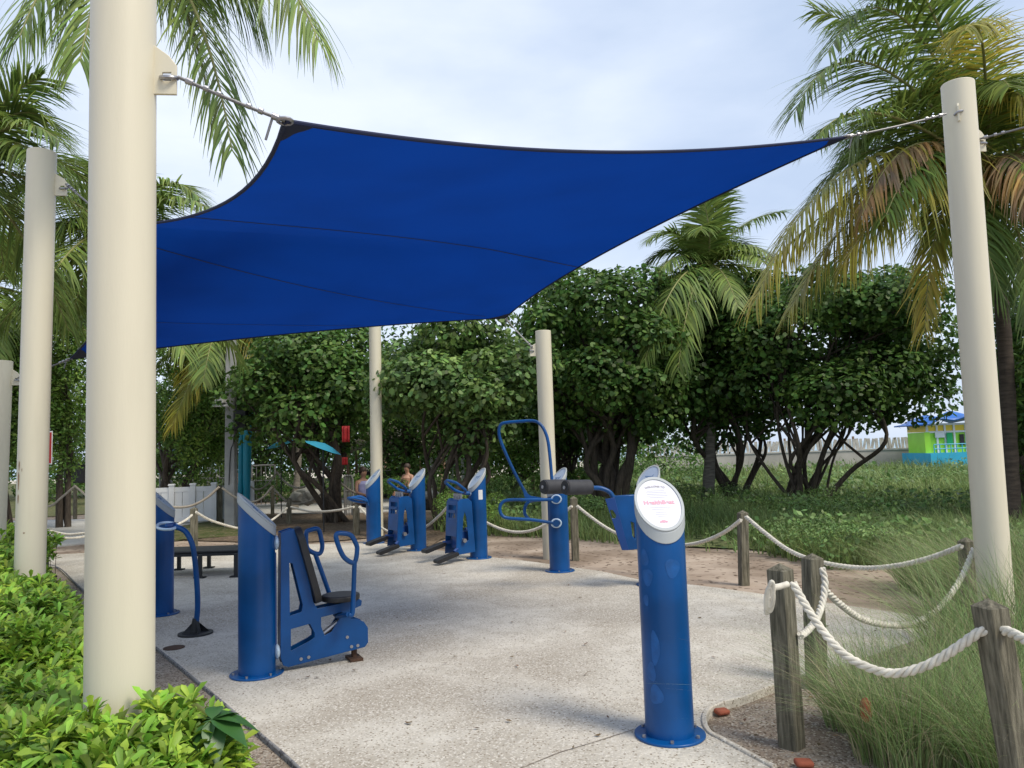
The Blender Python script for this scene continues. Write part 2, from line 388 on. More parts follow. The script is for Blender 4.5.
# pad kerb along the planted side and round the gravel bed
def kerb(name, px, wd, h, m, z0=-.05):
    mb = MB(); P = smoothpath([G(x, y, 0) for x, y in px], 4)
    vs = []; n = len(P)
    for i, p in enumerate(P):
        a = P[max(i-1, 0)]; b = P[min(i+1, n-1)]; t = (b-a).normalized(); s = Vector((-t.y, t.x, 0))*wd/2
        vs += [p-s+Vector((0,0,z0)), p-s+Vector((0,0,h)), p+s+Vector((0,0,h)), p+s+Vector((0,0,z0))]
    fs = [(i*4+j, i*4+j+1, i*4+j+5, i*4+j+4) for i in range(n-1) for j in range(3)]
    fs += [(0,1,2,3), tuple((n-1)*4+j for j in range(4))]
    mb.add(vs, fs); o = mb.build(name, m, bevel=.006); o['kind'] = 'structure'; return o
kerb('kerb', [(40,566),(50,565),(62,570),(85,592),(156,648),(200,684),(251,727),(293,763),(330,800)], .016, .010, 'rubber')
kerb('kerb', [(775,768),(745,752),(721,739),(709,732),(704,721),(708,710),(722,703),(743,697),(775,685),(829,669)], .03, .012, 'concrete')

# ------------------------------------------------------------------ sail poles
def sail_pole(base, h, r, label, brackets, lean=(0, 0)):
    r = r*.95
    t = thing('sail_pole', label, 'pole', (base[0], base[1], 0), group='cream steel poles holding the shade sails')
    top = Vector((lean[0], lean[1], h))
    MB().tube([(0, 0, -.1), top*.5, top], r, 40).build('pole_tube', 'cream', t, bevel=.006)
    for (a, z, L) in brackets:
        d = Vector((math.cos(a), math.sin(a), 0)); c = top*(z/h)
        T = Matrix.Translation(c) @ Matrix.Rotation(a, 4, 'Z')
        MB().prism([(r*.9,-.10),(r+L,-.10),(r+L+.0,.02),(r+L-.03,.06),(r*.9,.11)], [[(r+L-.055,-.045),(r+L-.02,-.045),(r+L-.02,-.01),(r+L-.055,-.01)]], .014, 0, T).build('bracket', 'cream', t, bevel=.002)
        ring = [Vector((r+L-.03, .0, -.03))+Vector((.03*math.cos(q), .028*math.sin(q), .01*math.sin(q))) for q in np.linspace(0, 2*math.pi, 13)[:-1]]
        MB().tube(ring, .009, 8, closed=True, T=T).build('shackle', 'rust' if L > .13 else 'bolt', t)
    return t, top
def bpt(base, top, h, a, z, L, r):
    return Vector((base[0], base[1], 0)) + top*(z/h) + Vector((math.cos(a), math.sin(a), 0))*(r+L-.01) + Vector((0, 0, -.03))
RP = .125
def pole_from_px(px_top, py_top, px_bot, py_bot, D):
    """base and lean from the two measured ends"""
    a = At(px_top, py_top, D); b = At(px_bot, py_bot, D)
    s = (a-b)/(a.z-b.z); base = b - s*b.z
    return base, a.z, (s.x*a.z, s.y*a.z)
P = {}
b1, h1, l1 = pole_from_px(124, 0, 119.8, 716, 2.92); 
h1b = h1+.35; l1 = (l1[0]*h1b/h1, 0)
sA = At(285, 121, 3.05); sB = At(846, 137, 5.7); sC = At(505, 318, 10.9); sD = At(118, 226, 6.3)
sT = At(70, 359, 9.2); sU = At(488, 315, 11.4); sX = At(372, 286, 14.7); sW = At(140, 236, 12.0)
brkA = At(172, 77, 2.95); zA = brkA.z
azA = math.atan2(sA.y-b1.y, sA.x-b1.x)
t1, _ = sail_pole(b1, h1b, RP, 'thick cream pole nearest the camera, rising out of the leafy hedge', [(math.atan2(.0, 1.)+.1, zA+.02, .085), (R(100), 3.0, .06)], l1)
b2, h2, l2 = pole_from_px(957.5, 84, 991.5, 540, 5.86)
azB = math.atan2(sB.y-b2.y, sB.x-b2.x)
zB = At(950, 112, 5.86).z
t2, _ = sail_pole(b2, h2, RP, 'cream pole at the right standing in the tall grass, in front of the big palm', [(R(-125), zB-.02, .02), (R(10), At(975, 138, 5.86).z, .09)], l2)
b3, h3, l3 = pole_from_px(543, 331, 551, 555, 11.6)
t3, _ = sail_pole(b3, h3, RP, 'cream pole behind the exercise station with the tall blue loop bar', [(R(-165), At(533, 350, 11.6).z, .1)], l3)
b4, h4, l4 = pole_from_px(374.4, 280, 377.3, 535, 15.4)
t4, _ = sail_pole(b4, h4, RP, 'cream pole directly behind the blue post with the lilac clad person beside it', [(R(-120), sX.z, .1)], l4)
b5, h5, l5 = pole_from_px(42, 152, 30.2, 560, 6.7)
zD = At(62, 184, 6.7).z
t5, _ = sail_pole(b5, h5, RP, 'second cream pole from the left, with rust streaks low down, behind the hedge', [(R(8), zD, .1)], l5)
b6, h6, l6 = pole_from_px(2, 361, -6, 545, 9.4)
t6, _ = sail_pole(b6, h6, RP, 'short cream pole cut by the left edge of the photo', [(R(12), At(15, 377, 9.4).z, .09)], l6)
b7 = At(116, 462, 13.2); 
#t7, _ = sail_pole(b7, 5.5, RP, 'far cream pole hidden directly behind the nearest pole', [(R(-60), 5.2, .1)], (0, 0))
# rust streaks on pole 5
mb = MB()
for (x, y, dx, dy) in [(16.9,478,1.0,9),(17.6,466,.8,5),(18.3,497,.8,4)]:
    pass

# ------------------------------------------------------------------ shade sails
def sag(a, b, c, k, n=24):
    out = []
    m = (c-(a+b)/2)
    for i in range(n+1):
        t = i/n; out.append(a.lerp(b, t) + m*k*4*t*(1-t))
    return out
def sail(name, label, A, B, Cc, Dm, D, ks, seams, n=36):
    t = thing(name, label, 'shade sail', tuple((A+B+Cc+D)/4))
    O = (A+B+Cc+D)/4; cen = O
    e0 = sag(A, B, cen, ks[0], n); e2 = sag(D, Cc, cen, ks[2], n); e1 = sag(B, Cc, cen, ks[1], n)
    e3 = sag(A, Dm, cen, ks[3], n//2)[:-1] + sag(Dm, D, cen, ks[4], n//2)
    def Q(i, j):
        u = i/n; v = j/n
        return (e0[i]*(1-v)+e2[i]*v + e3[j]*(1-u)+e1[j]*u - (A*(1-u)*(1-v)+B*u*(1-v)+D*(1-u)*v+Cc*u*v))
    def Qf(u, v):
        i = min(int(u*n), n-1); j = min(int(v*n), n-1); a = u*n-i; b = v*n-j
        return (Q(i,j)*(1-a)*(1-b)+Q(i+1,j)*a*(1-b)+Q(i,j+1)*(1-a)*b+Q(i+1,j+1)*a*b)
    vs = [Q(i, j)-O for j in range(n+1) for i in range(n+1)]
    fs = [(j*(n+1)+i, j*(n+1)+i+1, (j+1)*(n+1)+i+1, (j+1)*(n+1)+i) for j in range(n) for i in range(n)]
    fab = MB().add(vs, fs).build('fabric', 'sail', t, ang=180)
    for ed in (e0, e1, e2, e3):
        MB().tube([p-O for p in ed], .011, 8).build('hem', 'sailedge', t)
    for sp in seams:
        (ua, va), (ub, vb) = sp[:2]
        pts = [Qf(ua+(ub-ua)*k/30, va+(vb-va)*k/30)-O-Vector((0, 0, .004)) for k in range(31)]
        m = MB()
        for p, q in zip(pts, pts[1:]):
            tt = (q-p).normalized(); s = tt.cross(Vector((0, 0, 1))).normalized()*.012
            m.add([p-s, q-s, q+s, p+s], [(0, 1, 2, 3)])
        m.build('seam', 'sailedge', t)
    def fan(pts):
        pts = [p-O-Vector((0, 0, .006)) for p in pts]
        MB().add(pts, [(0, i, i+1) for i in range(1, len(pts)-1)]).build('corner_patch', 'sailedge', t)
    for (cu, cv, du, dv, k) in ((0,0,1,1,.032),(1,0,-1,1,.035),(1,1,-1,-1,.06),(0,1,1,-1,.05)):
        K = 8; pts = [Qf(cu, cv)]
        for q in range(K+1):
            a = q/K; rr = k*(1-.35*math.sin(math.pi*a)); pts.append(Qf(cu+du*rr*math.cos(a*math.pi/2), cv+dv*rr*math.sin(a*math.pi/2)))
        fan(pts)
        MB().tube([Qf(cu, cv)-O+Vector((.03*math.cos(q), .03*math.sin(q), 0)) for q in np.linspace(0, 6.28, 11)[:-1]], .008, 6, closed=True).build('corner_ring', 'bolt', t)
    fan([Dm]+[Qf(.05*math.sin(math.pi*k/8), .5-.05*math.cos(math.pi*k/8)) for k in range(9)])
    return t
sail('shade_sail', 'large five cornered blue shade sail stretched over the exercise pad', sA, sB, sC, sD, sT, (.095, .15, .12, .13, .07), [((0, .33), (1, .56)), ((0, .53), (.93, .97)), ((0, .82), (.6, .985))])
def cable(a, b, r, m, label, clamps=True, tail=True):
    t = thing('cable', label, 'cable', tuple(a), group='steel tethers of the shade sails')
    d = b-a; L = d.length; n = 14
    pts = [d*(i/n)-Vector((0, 0, .02*math.sin(math.pi*i/n)*L*.5)) for i in range(n+1)]
    MB().tube(pts, r, 8).build('wire', m, t)
    dn = d.normalized()
    for q, a_, b_ in ((.045, .03, 1.9), (.11, .02, 1.7), (.16, .02, 1.6), (L-.15, .02, 1.7), (L-.10, .02, 1.9), (L-.04, .03, 2.0)):
        MB().cyl(dn*(q-a_/2), dn*(q+a_/2), r*b_, 8).build('wire_clamp', 'bolt', t, bevel=.002)
    if tail:
        e = dn*(L-.05); MB().tube([e, e+Vector((-.015, 0, -.05)), e+Vector((-.03, .0, -.10))], r*.7, 6).build('wire_tail', 'cable', t)
    return t
def bw(b, l, h, z): return Vector((b.x+l[0]*z/h, b.y+l[1]*z/h, z))
cable(At(178, 77, 2.93), sA, .0075, 'cable', 'steel cable from the thick near pole to the big sail')
cable(At(946, 114, 5.74), sB, .008, 'cable', 'steel cable running left from the right pole to the pointed sail corner')
cable(At(533, 348, 11.55), sC, .010, 'cablel', 'pale cable rising from the middle pole behind the loop bar to the sail corner')
cable(At(66, 184, 6.7), sD, .009, 'cable', 'steel cable from the second left pole passing behind the thick pole')
cable(At(18, 378, 9.4), sT, .010, 'cable', 'steel cable from the short left pole to the tip of the farther sail')
cable(At(979, 139, 5.86), At(1060, 117, 5.6), .008, 'cable', 'steel cable leaving the right pole towards the right edge of the photo', tail=False)
#cable(Vector((b7.x+.2, b7.y-.15, 5.17)), sW, .010, 'cable', 'steel cable of the hidden far pole')
#cable(Vector((b4.x-.1, b4.y-.2, sX.z-.03)), sX, .010, 'cable', 'steel cable from the pole beside the lilac clad person up to the farther sail')
#cable(Vector((b3.x-.12, b3.y-.1, b3.z*0+At(533, 348, 11.6).z-.02)), sU, .010, 'cable', 'second pale cable at the middle pole, ending on the farther sail')

# ------------------------------------------------------------------ exercise posts
PR_ = .13
def post_parts(t, face, hi=1.29, lo=1.04, panel='panel', r=PR_, scuffs=False):
    """slanted-top post; face = azimuth of the low side (local)"""
    n = 40; d = Vector((math.cos(face), math.sin(face), 0)); mid = (hi+lo)/2; k = (hi-lo)/2/r
    def ztop(x, y): return mid - (x*d.x+y*d.y)*k
    def ring(rad, fz):
        return [Vector((rad*math.cos(2*math.pi*i/n), rad*math.sin(2*math.pi*i/n), 0)) for i in range(n)]
    def wall(rad, z0f, z1f, cap0=False, cap1=True):
        R0 = ring(rad, 0); vs = [Vector((p.x, p.y, z0f(p.x, p.y))) for p in R0]+[Vector((p.x, p.y, z1f(p.x, p.y))) for p in R0]
        fs = [(i, (i+1) % n, (i+1) % n+n, i+n) for i in range(n)]
        if cap1: fs.append(tuple(range(n, 2*n)))
        if cap0: fs.append(tuple(range(n-1, -1, -1)))
        return vs, fs
    body = MB(); body.add(*wall(r, lambda x, y: 0, lambda x, y: ztop(x, y)-.03)); body.build('post', 'blue', t)
    MB().cyl((0, 0, 0), (0, 0, .014), .19, 40).build('base_flange', 'blue', t, bevel=.004)
    m = MB()
    for i in range(6):
        a = i*math.pi/3+.4; m.cyl((.162*math.cos(a), .162*math.sin(a), .014), (.162*math.cos(a), .162*math.sin(a), .028), .010, 6)
    m.build('bolt', 'bolt', t)
    cap = MB(); cap.add(*wall(r+.006, lambda x, y: ztop(x, y)-.065, lambda x, y: ztop(x, y), True)); c = cap.build('cap', 'silver', t, bevel=.005)
    # frame of the slanted plane
    zx = Vector((d.x, d.y, -k)).normalized(); yy = Vector((-d.y, d.x, 0)); nn = zx.cross(yy).normalized()
    if nn.z < 0: nn = -nn
    el = r*math.sqrt(1+k*k)
    T = Matrix((( -yy.x, -zx.x, nn.x, 0), (-yy.y, -zx.y, nn.y, 0), (-yy.z, -zx.z, nn.z, mid), (0, 0, 0, 1)))
    # x: to the reader's right, y: up the slope
    if (Vector((-yy.x,-yy.y,0)).cross(Vector((-zx.x,-zx.y,-zx.z)))).dot(nn) < 0:
        T = Matrix(((yy.x, -zx.x, nn.x, 0), (yy.y, -zx.y, nn.y, 0), (yy.z, -zx.z, nn.z, mid), (0, 0, 0, 1)))
    def disc(sx, sy, z): 
        return [Vector((sx*math.cos(2*math.pi*i/n), sy*math.sin(2*math.pi*i/n), z)) for i in range(n)]
    m = MB()
    A_ = disc(r+.006, el+.008, .0005); B_ = disc(r+.004, el+.005, .009); C_ = disc(r-.010, el-.013, .009); D_ = disc(r-.012, el-.016, .0015)
    fs = []
    for q in range(3):
        fs += [(q*n+i, q*n+(i+1) % n, (q+1)*n+(i+1) % n, (q+1)*n+i) for i in range(n)]
    m.add(A_+B_+C_+D_, fs, T); m.build('rim', 'silver', c)
    m = MB(); m.add(disc(r-.011, el-.014, .003), [tuple(range(n))], T); pn = m.build('sign_panel', panel, c, smooth=False)
    if panel == 'panel':
        m = MB()
        m.box((0, .03, .0045), (.12, .012, .001), T); m.box((-.01, -.03, .0045), (.05, .008, .001), T)
        m.build('printed_line', 'printd', pn, smooth=False)
        m = MB(); m.tube([(-.05, -.01, .004), (-.02, .02, .004), (.02, -.005, .004), (.05, .06, .004)], .003, 5, T=T); m.build('printed_figure', 'printd', pn)
    return c, pn, T, el
def text(s, size, m, parent, T, x, y, z=.0045, arc=None):
    cu = bpy.data.curves.new('t', 'FONT'); cu.body = s; cu.size = size; cu.align_x = 'CENTER'; cu.extrude = .0004; cu.offset = .0012*size/.04
    o = bpy.data.objects.new('t', cu); C.objects.link(o)
    dg = bpy.context.evaluated_depsgraph_get(); dg.update()
    me = bpy.data.meshes.new_from_object(o.evaluated_get(dg)); bpy.data.objects.remove(o)
    if arc:
        for v in me.vertices:
            a = v.co.x/arc; rr = arc+v.co.y
            v.co.x = rr*math.sin(a); v.co.y = rr*math.cos(a)-arc
    me.transform(T @ Matrix.Translation((x, y, z)))
    me.materials.clear(); me.materials.append(MT[m])
    r = bpy.data.objects.new('lettering', me); C.objects.link(r); r.parent = parent; return r

def az_to_cam(p): return math.atan2(-p.y, -p.x)
# front sign post
pF = G(670, 735)
t = thing('sign_post', 'nearest blue post with tilted white round sign reading HealthBeat', 'sign post', (pF.x, pF.y, 0), group='blue exercise posts with slanted tops')
c_, pn, T, el = post_parts(t, az_to_cam(pF)+R(14), 1.37, 1.10, 'panelw')
text('HealthBeat', .038, 'printp', pn, T, 0, -.005)
text('WELCOME TO', .017, 'printg', pn, T, 0, .118, arc=.14)
m = MB()
for (y, w_) in ((.092, .10), (.080, .12), (.068, .11), (.056, .12), (.044, .09), (-.028, .12), (-.040, .10), (-.062, .06), (-.076, .07), (-.090, .05)):
    m.box((0, y, .0042), (w_, .0022, .0006), T)
m.build('fine_print', mat('fine_print', (.62,.61,.67), .5), pn, smooth=False)
m = MB()
for k in range(5):
    m.cyl((-.016+k*.008, -.128, .0035), (-.016+k*.008, -.128, .005), .0045 if k % 2 else .006, 8, T=T)
m.box((0, -.120, .0042), (.02, .006, .001), T); m.build('emblem', 'printp', pn)
# scuffed paint ovals on the front post
def patch_on_post(parent, px, py, wd, hg, rr=PR_):
    d = ray(px, py); o = CAM-parent.location; a = d.x**2+d.y**2; b = 2*(o.x*d.x+o.y*d.y); cc = o.x**2+o.y**2-(rr+.0015)**2
    disc = max(b*b-4*a*cc, 0); tt = (-b-math.sqrt(disc))/(2*a); p = o+d*tt
    a0 = math.atan2(p.y, p.x); n = 16; rad = rr+.0012
    ring = []
    for i in range(n):
        q = 2*math.pi*i/n; j = 1+.12*math.sin(3*q+px); ring.append((wd/2*math.cos(q)*j, hg/2*math.sin(q)*j))
    vs = [Vector((rad*math.cos(a0), rad*math.sin(a0), p.z))]+[Vector((rad*math.cos(a0+x/rr), rad*math.sin(a0+x/rr), p.z+z)) for x, z in ring]
    vs2 = [Vector((rad*math.cos(a0+x*.5/rr), rad*math.sin(a0+x*.5/rr), p.z+z*.5)) for x, z in ring]
    vs += vs2
    fs = [(0, n+1+i, n+1+(i+1) % n) for i in range(n)]+[(n+1+i, 1+i, 1+(i+1) % n, n+1+(i+1) % n) for i in range(n)]
    return MB().add(vs, fs).build('scuff_mark', 'lblue', parent)
for q in [(644,558,.06,.09),(647,577,.07,.09),(673,568,.085,.10),(655,648,.05,.18),(651,672,.06,.10),(656,695,.08,.10),(646,600,.04,.06)]: patch_on_post(t, *q)

# ------------------------------------------------------------------ chest press machine
pB = G(257, 674)
t = thing('chest_press', 'blue seated press machine with black backrest and disc seat on its own post, left foreground', 'exercise machine', (pB.x, pB.y, 0))
fB = G(357, 659); aB = math.atan2(fB.y-pB.y, fB.x-pB.x)
post_parts(t, aB+R(-12), 1.30, 1.05)
Tw = Matrix.Rotation(aB, 4, 'Z')     # local u,v,z -> parent frame
vp = VP(pB, aB)
def UZ(pts, ox=240, oy=500, s=3.84, v=vp): return [v.uz(ox+x/s, oy+y/s) for x, y in pts]
outer = UZ([(152,122),(195,108),(212,112),(228,160),(252,270),(275,385),(290,412),(450,375),(460,382),(458,400),(432,412),(418,452),(440,452),(468,462),(483,485),(484,540),(472,558),(180,635),(160,628),(150,600)])
hole1 = UZ([(184,238),(196,240),(235,400),(230,424),(186,440)])
hole2 = UZ([(190,490),(262,470),(280,505),(280,522),(262,535),(190,573)])
hole3 = UZ([(305,445),(385,425),(372,455),(345,500),(318,514),(305,480)])
MB().prism(outer, [hole1, hole2, hole3], .014, -.055, Tw).build('frame', 'blue', t, bevel=.003, ang=30)
MB().prism(outer, [hole1, hole2, hole3], .014, .055, Tw).build('frame', 'blue', t, bevel=.003, ang=30)
# spacer web between both frame plates
def web(pts, wd, m='bluedk', nm='web'):
    b = MB()
    P2 = [Vector((a, 0, z)) for a, z in pts]
    for p, q in zip(P2, P2[1:]):
        b.add([p+Vector((0,-wd/2,0)), q+Vector((0,-wd/2,0)), q+Vector((0,wd/2,0)), p+Vector((0,wd/2,0))], [(0,1,2,3)], Tw)
    o = b.build(nm, m, t, smooth=False); s = o.modifiers.new('s', 'SOLIDIFY'); s.thickness = .006; return o
web(UZ([(156,126),(196,112),(210,116)]), .095); web(UZ([(156,126),(154,600),(165,624),(180,630),(470,554),(480,538),(480,490)]), .095)
# wall brackets / round clamps to the post
for (x, y) in ((136, 162), (140, 578)):
    u, z = UZ([(x, y)])[0]
    MB().sphere((u, -.03, z), .05, 16, (.45, 1, 1.1), Tw).build('clamp', 'chrome', t)
u0_, z0_ = UZ([(140, 200)])[0]; u1_, z1_ = UZ([(140, 560)])[0]
MB().box(((u0_+u1_)/2-.02, 0, (z0_+z1_)/2), (.03, .07, z0_-z1_), Tw).build('mount_rail', 'bluedk', t)
# backrest: pad across the frame
ax = UZ([(196, 106), (285, 392)]); p0 = Vector((ax[0][0]+.035, 0, ax[0][1])); p1 = Vector((ax[1][0]+.02, 0, ax[1][1]-.0))
dz = (p0-p1); L = dz.length; zx = dz.normalized(); nx = Vector((0, 1, 0)).cross(zx)
Tb = Tw @ Matrix(((nx.x, 0, zx.x, (p0.x+p1.x)/2), (nx.y, 1, zx.y, 0), (nx.z, 0, zx.z, (p0.z+p1.z)/2), (0, 0, 0, 1)))
def rrect(w_, h_, r, n=5):
    o = []
    for cx, cy, a in ((w_/2-r, h_/2-r, 0), (-w_/2+r, h_/2-r, 90), (-w_/2+r, -h_/2+r, 180), (w_/2-r, -h_/2+r, 270)):
        for k in range(n+1): o.append((cx+r*math.cos(R(a+90*k/n)), cy+r*math.sin(R(a+90*k/n))))
    return o
Tc = Tb @ Matrix.Rotation(R(90), 4, 'Z')
MB().prism(rrect(.26, L, .09), [], .05, 0, Tc).build('backrest', 'black', t, bevel=.012)
# seat disc
us, zs = UZ([(386, 372)])[0]
MB().cyl((us, 0, zs-.022), (us, 0, zs+.022), .145, 32, T=Tw).build('seat', 'black', t, bevel=.012)
us2, zs2 = UZ([(395, 470)])[0]
MB().cyl((us, 0, zs-.02), (us2, 0, zs2-.05), .035, 14, T=Tw).sphere((us2, 0, zs2-.01), .055, 12, T=Tw).build('seat_post', 'black', t)
a, b = UZ([(318, 515), (375, 470)])
MB().cyl((a[0], 0, a[1]), (b[0], 0, b[1]), .022, 12, T=Tw).build('shock_absorber', 'bolt', t)
# foot
uf, zf = UZ([(438, 570)])[0]
MB().cyl((uf, 0, 0), (uf, 0, zf+.05), .022, 10, T=Tw).box((uf, 0, .012), (.10, .16, .02), Tw).build('foot', 'rust', t)
for (x, y) in ((404,520),(420,556),(444,552),(228,603),(257,596)):
    u, z = UZ([(x, y)])[0]; MB().cyl((u, -.06, z), (u, -.068, z), .012, 10, T=Tw).build('bolt', 'bolt', t)
# arms with D-handles
for off, path, loop in ((.24, [(352,392),(345,365),(315,280),(288,205)], [(288,205),(262,190),(254,165),(255,125),(268,116),(300,112),(312,150),(316,180),(308,204)]),
                        (-.24, [(416,440),(430,440),(434,400),(440,240)], [(440,240),(408,228),(388,200),(370,150),(372,130),(395,128),(425,135),(444,165),(450,190)])):
    v2 = VP(pB, aB, off); mb = MB()
    q = [(lambda uz: Vector((uz[0], off, uz[1])))(v2.uz(240+x/3.84, 500+y/3.84)) for x, y in path]
    mb.tube(smoothpath(q, 5), .018, 12, T=Tw)
    q2 = [(lambda uz: Vector((uz[0], off, uz[1])))(v2.uz(240+x/3.84, 500+y/3.84)) for x, y in loop]
    mb.tube(smoothpath(q2, 4, True), .018, 12, closed=True, T=Tw)
    # link to the frame under the seat
    mb.tube([q[0], Vector((q[0].x-.03, 0, q[0].z-.05))], .018, 10, T=Tw)
    mb.build('press_arm', 'blue', t)

# ------------------------------------------------------------------ left machine: post + ring stand
pA = G(160, 614)
t = thing('exercise_post', 'blue post with slanted top partly hidden by the thick near pole', 'exercise post', (pA.x, pA.y, 0), group='blue exercise posts with slanted tops')
post_parts(t, R(14), 1.29, 1.04)
pS = G(195.5, 634)
t = thing('ring_stand', 'slender curved blue stand with pale ring handle, left of the press machine', 'exercise stand', (pS.x, pS.y, 0))
vs_ = VP(pS, 0)
def L3(v, x, y, off=0):
    u, z = v.uz(x, y); return Vector((u, off, z))
MB().tube(smoothpath([L3(vs_,195,631),L3(vs_,197.5,610),L3(vs_,197,585),L3(vs_,194,553),L3(vs_,190.5,540),L3(vs_,185,531),L3(vs_,176,527),L3(vs_,166,526)], 5), .024, 14).build('stem', 'blue', t)
MB().cyl((0,0,0),(0,0,.015),.15,28).build('base_plate', 'darkm', t)
mb = MB()
for k in range(4):
    a = k*math.pi/2+.5; mb.add([(0,0,.13),(.12*math.cos(a),.12*math.sin(a),.012),(.03*math.cos(a+1.2),.03*math.sin(a+1.2),.012)], [(0,1,2)])
mb.cyl((0,0,.01),(0,0,.14),.05,12,.026).build('gusset', 'darkm', t)
c0 = L3(vs_, 167, 526)
MB().tube([c0+Vector((.088*math.cos(q), .06*math.sin(q), .025*math.sin(q)-.01*math.cos(q))) for q in np.linspace(0, 2*math.pi, 25)[:-1]], .014, 10, closed=True).build('ring', 'chrome', t)
MB().tube([c0+Vector((-.01,0,0)), c0+Vector((.07,0,.0))], .03, 12, rs=[.02,.034]).build('knob', 'bluedk', t)
# drain cover
pd = G(174, 648); tag(MB().cyl((0,0,-.02),(0,0,.006),.085,24).build('drain_cover','rust',None,(pd.x,pd.y,.0)), 'small round rusty cover set in the concrete beside the thick pole', 'drain cover')

# bench
P4 = [G(179,570), G(200,578), G(236,577), G(209,568)]
c_ = (P4[0]+P4[1]+P4[2]+P4[3])/4
t = thing('bench', 'low black bench between the two left blue posts', 'bench', (c_.x, c_.y, 0), R(4))
t.rotation_euler = (0, 0, 0)
for q in P4:
    MB().box((q.x-c_.x,q.y-c_.y,.155),(.045,.045,.30)).box((q.x-c_.x,q.y-c_.y,.01),(.14,.10,.016)).build('leg','darkm',t)
sp = [G(174,556,0), G(196,561,0), G(246,559,0), G(246,553,0)]
lx = min(q.x for q in P4)-c_.x-.12; rx = max(q.x for q in P4)-c_.x+.15; yy0 = min(q.y for q in P4)-c_.y-.03; yy1 = max(q.y for q in P4)-c_.y+.03
MB().box(((lx+rx)/2,(yy0+yy1)/2,.32),(rx-lx,(yy1-yy0)*.62,.035)).build('seat','black',t,bevel=.012)
for y in (yy0*.6, yy1*.6): MB().box(((lx+rx)/2,y,.285),(rx-lx-.1,.03,.035)).build('rail','darkm',t)

# ------------------------------------------------------------------ stepper machines (local frame: post at origin)
def stepper(p, label, grp='blue stepper machines with foot pedals'):
    t = thing('stepper_machine', label, 'exercise machine', (p.x, p.y, 0), group=grp)
    post_parts(t, R(208), 1.31, 1.02)
    a = R(216)
    T = Matrix.Rotation(a, 4, 'Z')     # local +x = away from post, +y = away side? (points to lower right after rotation)
    x0, W = .16, .30
    prof = [(x0, .12), (x0+.04, .84), (x0+.10, .89), (x0+.24, .89), (x0+.28, .84), (x0+.33, .10)]
    slot = [(x0+.11, .30), (x0+.14, .62), (x0+.165, .70), (x0+.19, .62), (x0+.22, .30), (x0+.165, .27)]
    for sy in (-1, 1):
        MB().prism(prof, [slot], .012, sy*W/2, T).build('side_plate', 'blue', t, bevel=.004, ang=30)
    mb = MB(); X0 = x0+.285; X1 = x0+.335
    # front face with vents and a window
    zt, zb = .86, .36
    def fx(z): return (x0+.27)+(.86-z)*.075
    def fq(y0, y1, z0, z1): mb.add([(fx(z0), y0, z0), (fx(z0), y1, z0), (fx(z1), y1, z1), (fx(z1), y0, z1)], [(0,1,2,3)], T)
    fq(-.145, .145, .36, .56); fq(-.145, .145, .80, .865); fq(-.145, -.10, .56, .80); fq(.10, .145, .56, .80); fq(-.10, .10, .69, .73); fq(-.10,.10,.56,.62)
    for yy in (-.10, -.04, .03, .09): fq(yy-.008, yy+.008, .62, .69)
    o = mb.build('front_plate', 'blue', t, smooth=False); o.modifiers.new('s', 'SOLIDIFY').thickness = .008
    MB().box((x0+.20, 0, .87), (.10, .28, .012), T).build('top_plate', 'blue', t)
    MB().box((x0+.15, 0, .30), (.22, .16, .24), T).build('linkage', 'bluedk', t, bevel=.01)
    MB().cyl((x0+.2, -.2, .30), (x0+.2, .2, .30), .03, 12, T=T).build('axle', 'bolt', t)
    for sy, zz in ((-1, .20), (1, .09)):
        mb = MB(); mb.tube([(x0+.18, sy*.09, .26), (x0+.36, sy*.16, zz+.06)], .026, 10, T=T); mb.build('pedal_arm', 'bluedk', t)
        ped = MB(); TT = T @ Matrix.Translation((x0+.50, sy*.17, zz+.0)) @ Matrix.Rotation(R(14), 4, 'Y')
        ped.prism(rrect(.36, .055, .025), [], .13, 0, TT); ped.build('pedal', 'black', t, bevel=.012)
    for k in (-.09, -.03, .03, .09):
        MB().cyl((x0+.18, k, .87), (x0+.18, k, .96), .018, 10, T=T).build('spring', 'bolt', t)
    mb = MB(); hx = [(.12,-.02),(.20,-.17),(.40,-.17),(.46,-.02),(.40,.15),(.22,.15)]
    hp = [Vector((x0-.05+a_*.85, b_, .95+(a_-.12)*.62)) for a_, b_ in hx]
    rp = []
    for i in range(6):
        p_, q_ = hp[i], hp[(i+1) % 6]; rp += [p_.lerp(q_, .15), p_.lerp(q_, .85)]
    mb.tube(smoothpath(rp, 2, True), .021, 10, closed=True, T=T)
    mb.tube([(.08, 0, .95), (x0+.06, -.02, .96)], .03, 10, T=T); mb.build('handlebar', 'blue', t)
    for z in (.42, .74):
        MB().tube([Vector((.10+.02, .065*math.cos(q)-.04, z+.045*math.sin(q))) for q in np.linspace(0, 6.283, 19)[:-1]], .010, 8, closed=True, T=T).build('clamp_ring', 'chrome', t)
        MB().cyl((.08, -.04, z), (.20, -.04, z), .04, 14, T=T).build('clamp', 'bluedk', t)
    MB().sphere((.10, .0, .95), .045, 12, T=T).build('clamp_knob', 'chrome', t)
    return t
pE = G(479, 558); pD = G(418.5, 550)
tE = stepper(pE, 'blue stepper with black foot pedals and a white sticker, right of the two steppers')
mb = MB(); n = 6
aS = az_to_cam(pE)+R(22)
mb.add([Vector(((PR_+.002)*math.cos(aS+x), (PR_+.002)*math.sin(aS+x), z)) for z in (.86, 1.0) for x in np.linspace(-.25,.25,n)], [(i, i+1, n+i+1, n+i) for i in range(n-1)])
ms_ = mb.build('sticker', 'white', tE)
tD = dup(tE, (pD.x, pD.y, 0), R(3), 'blue stepper with black foot pedals, left of the two steppers, without a sticker')
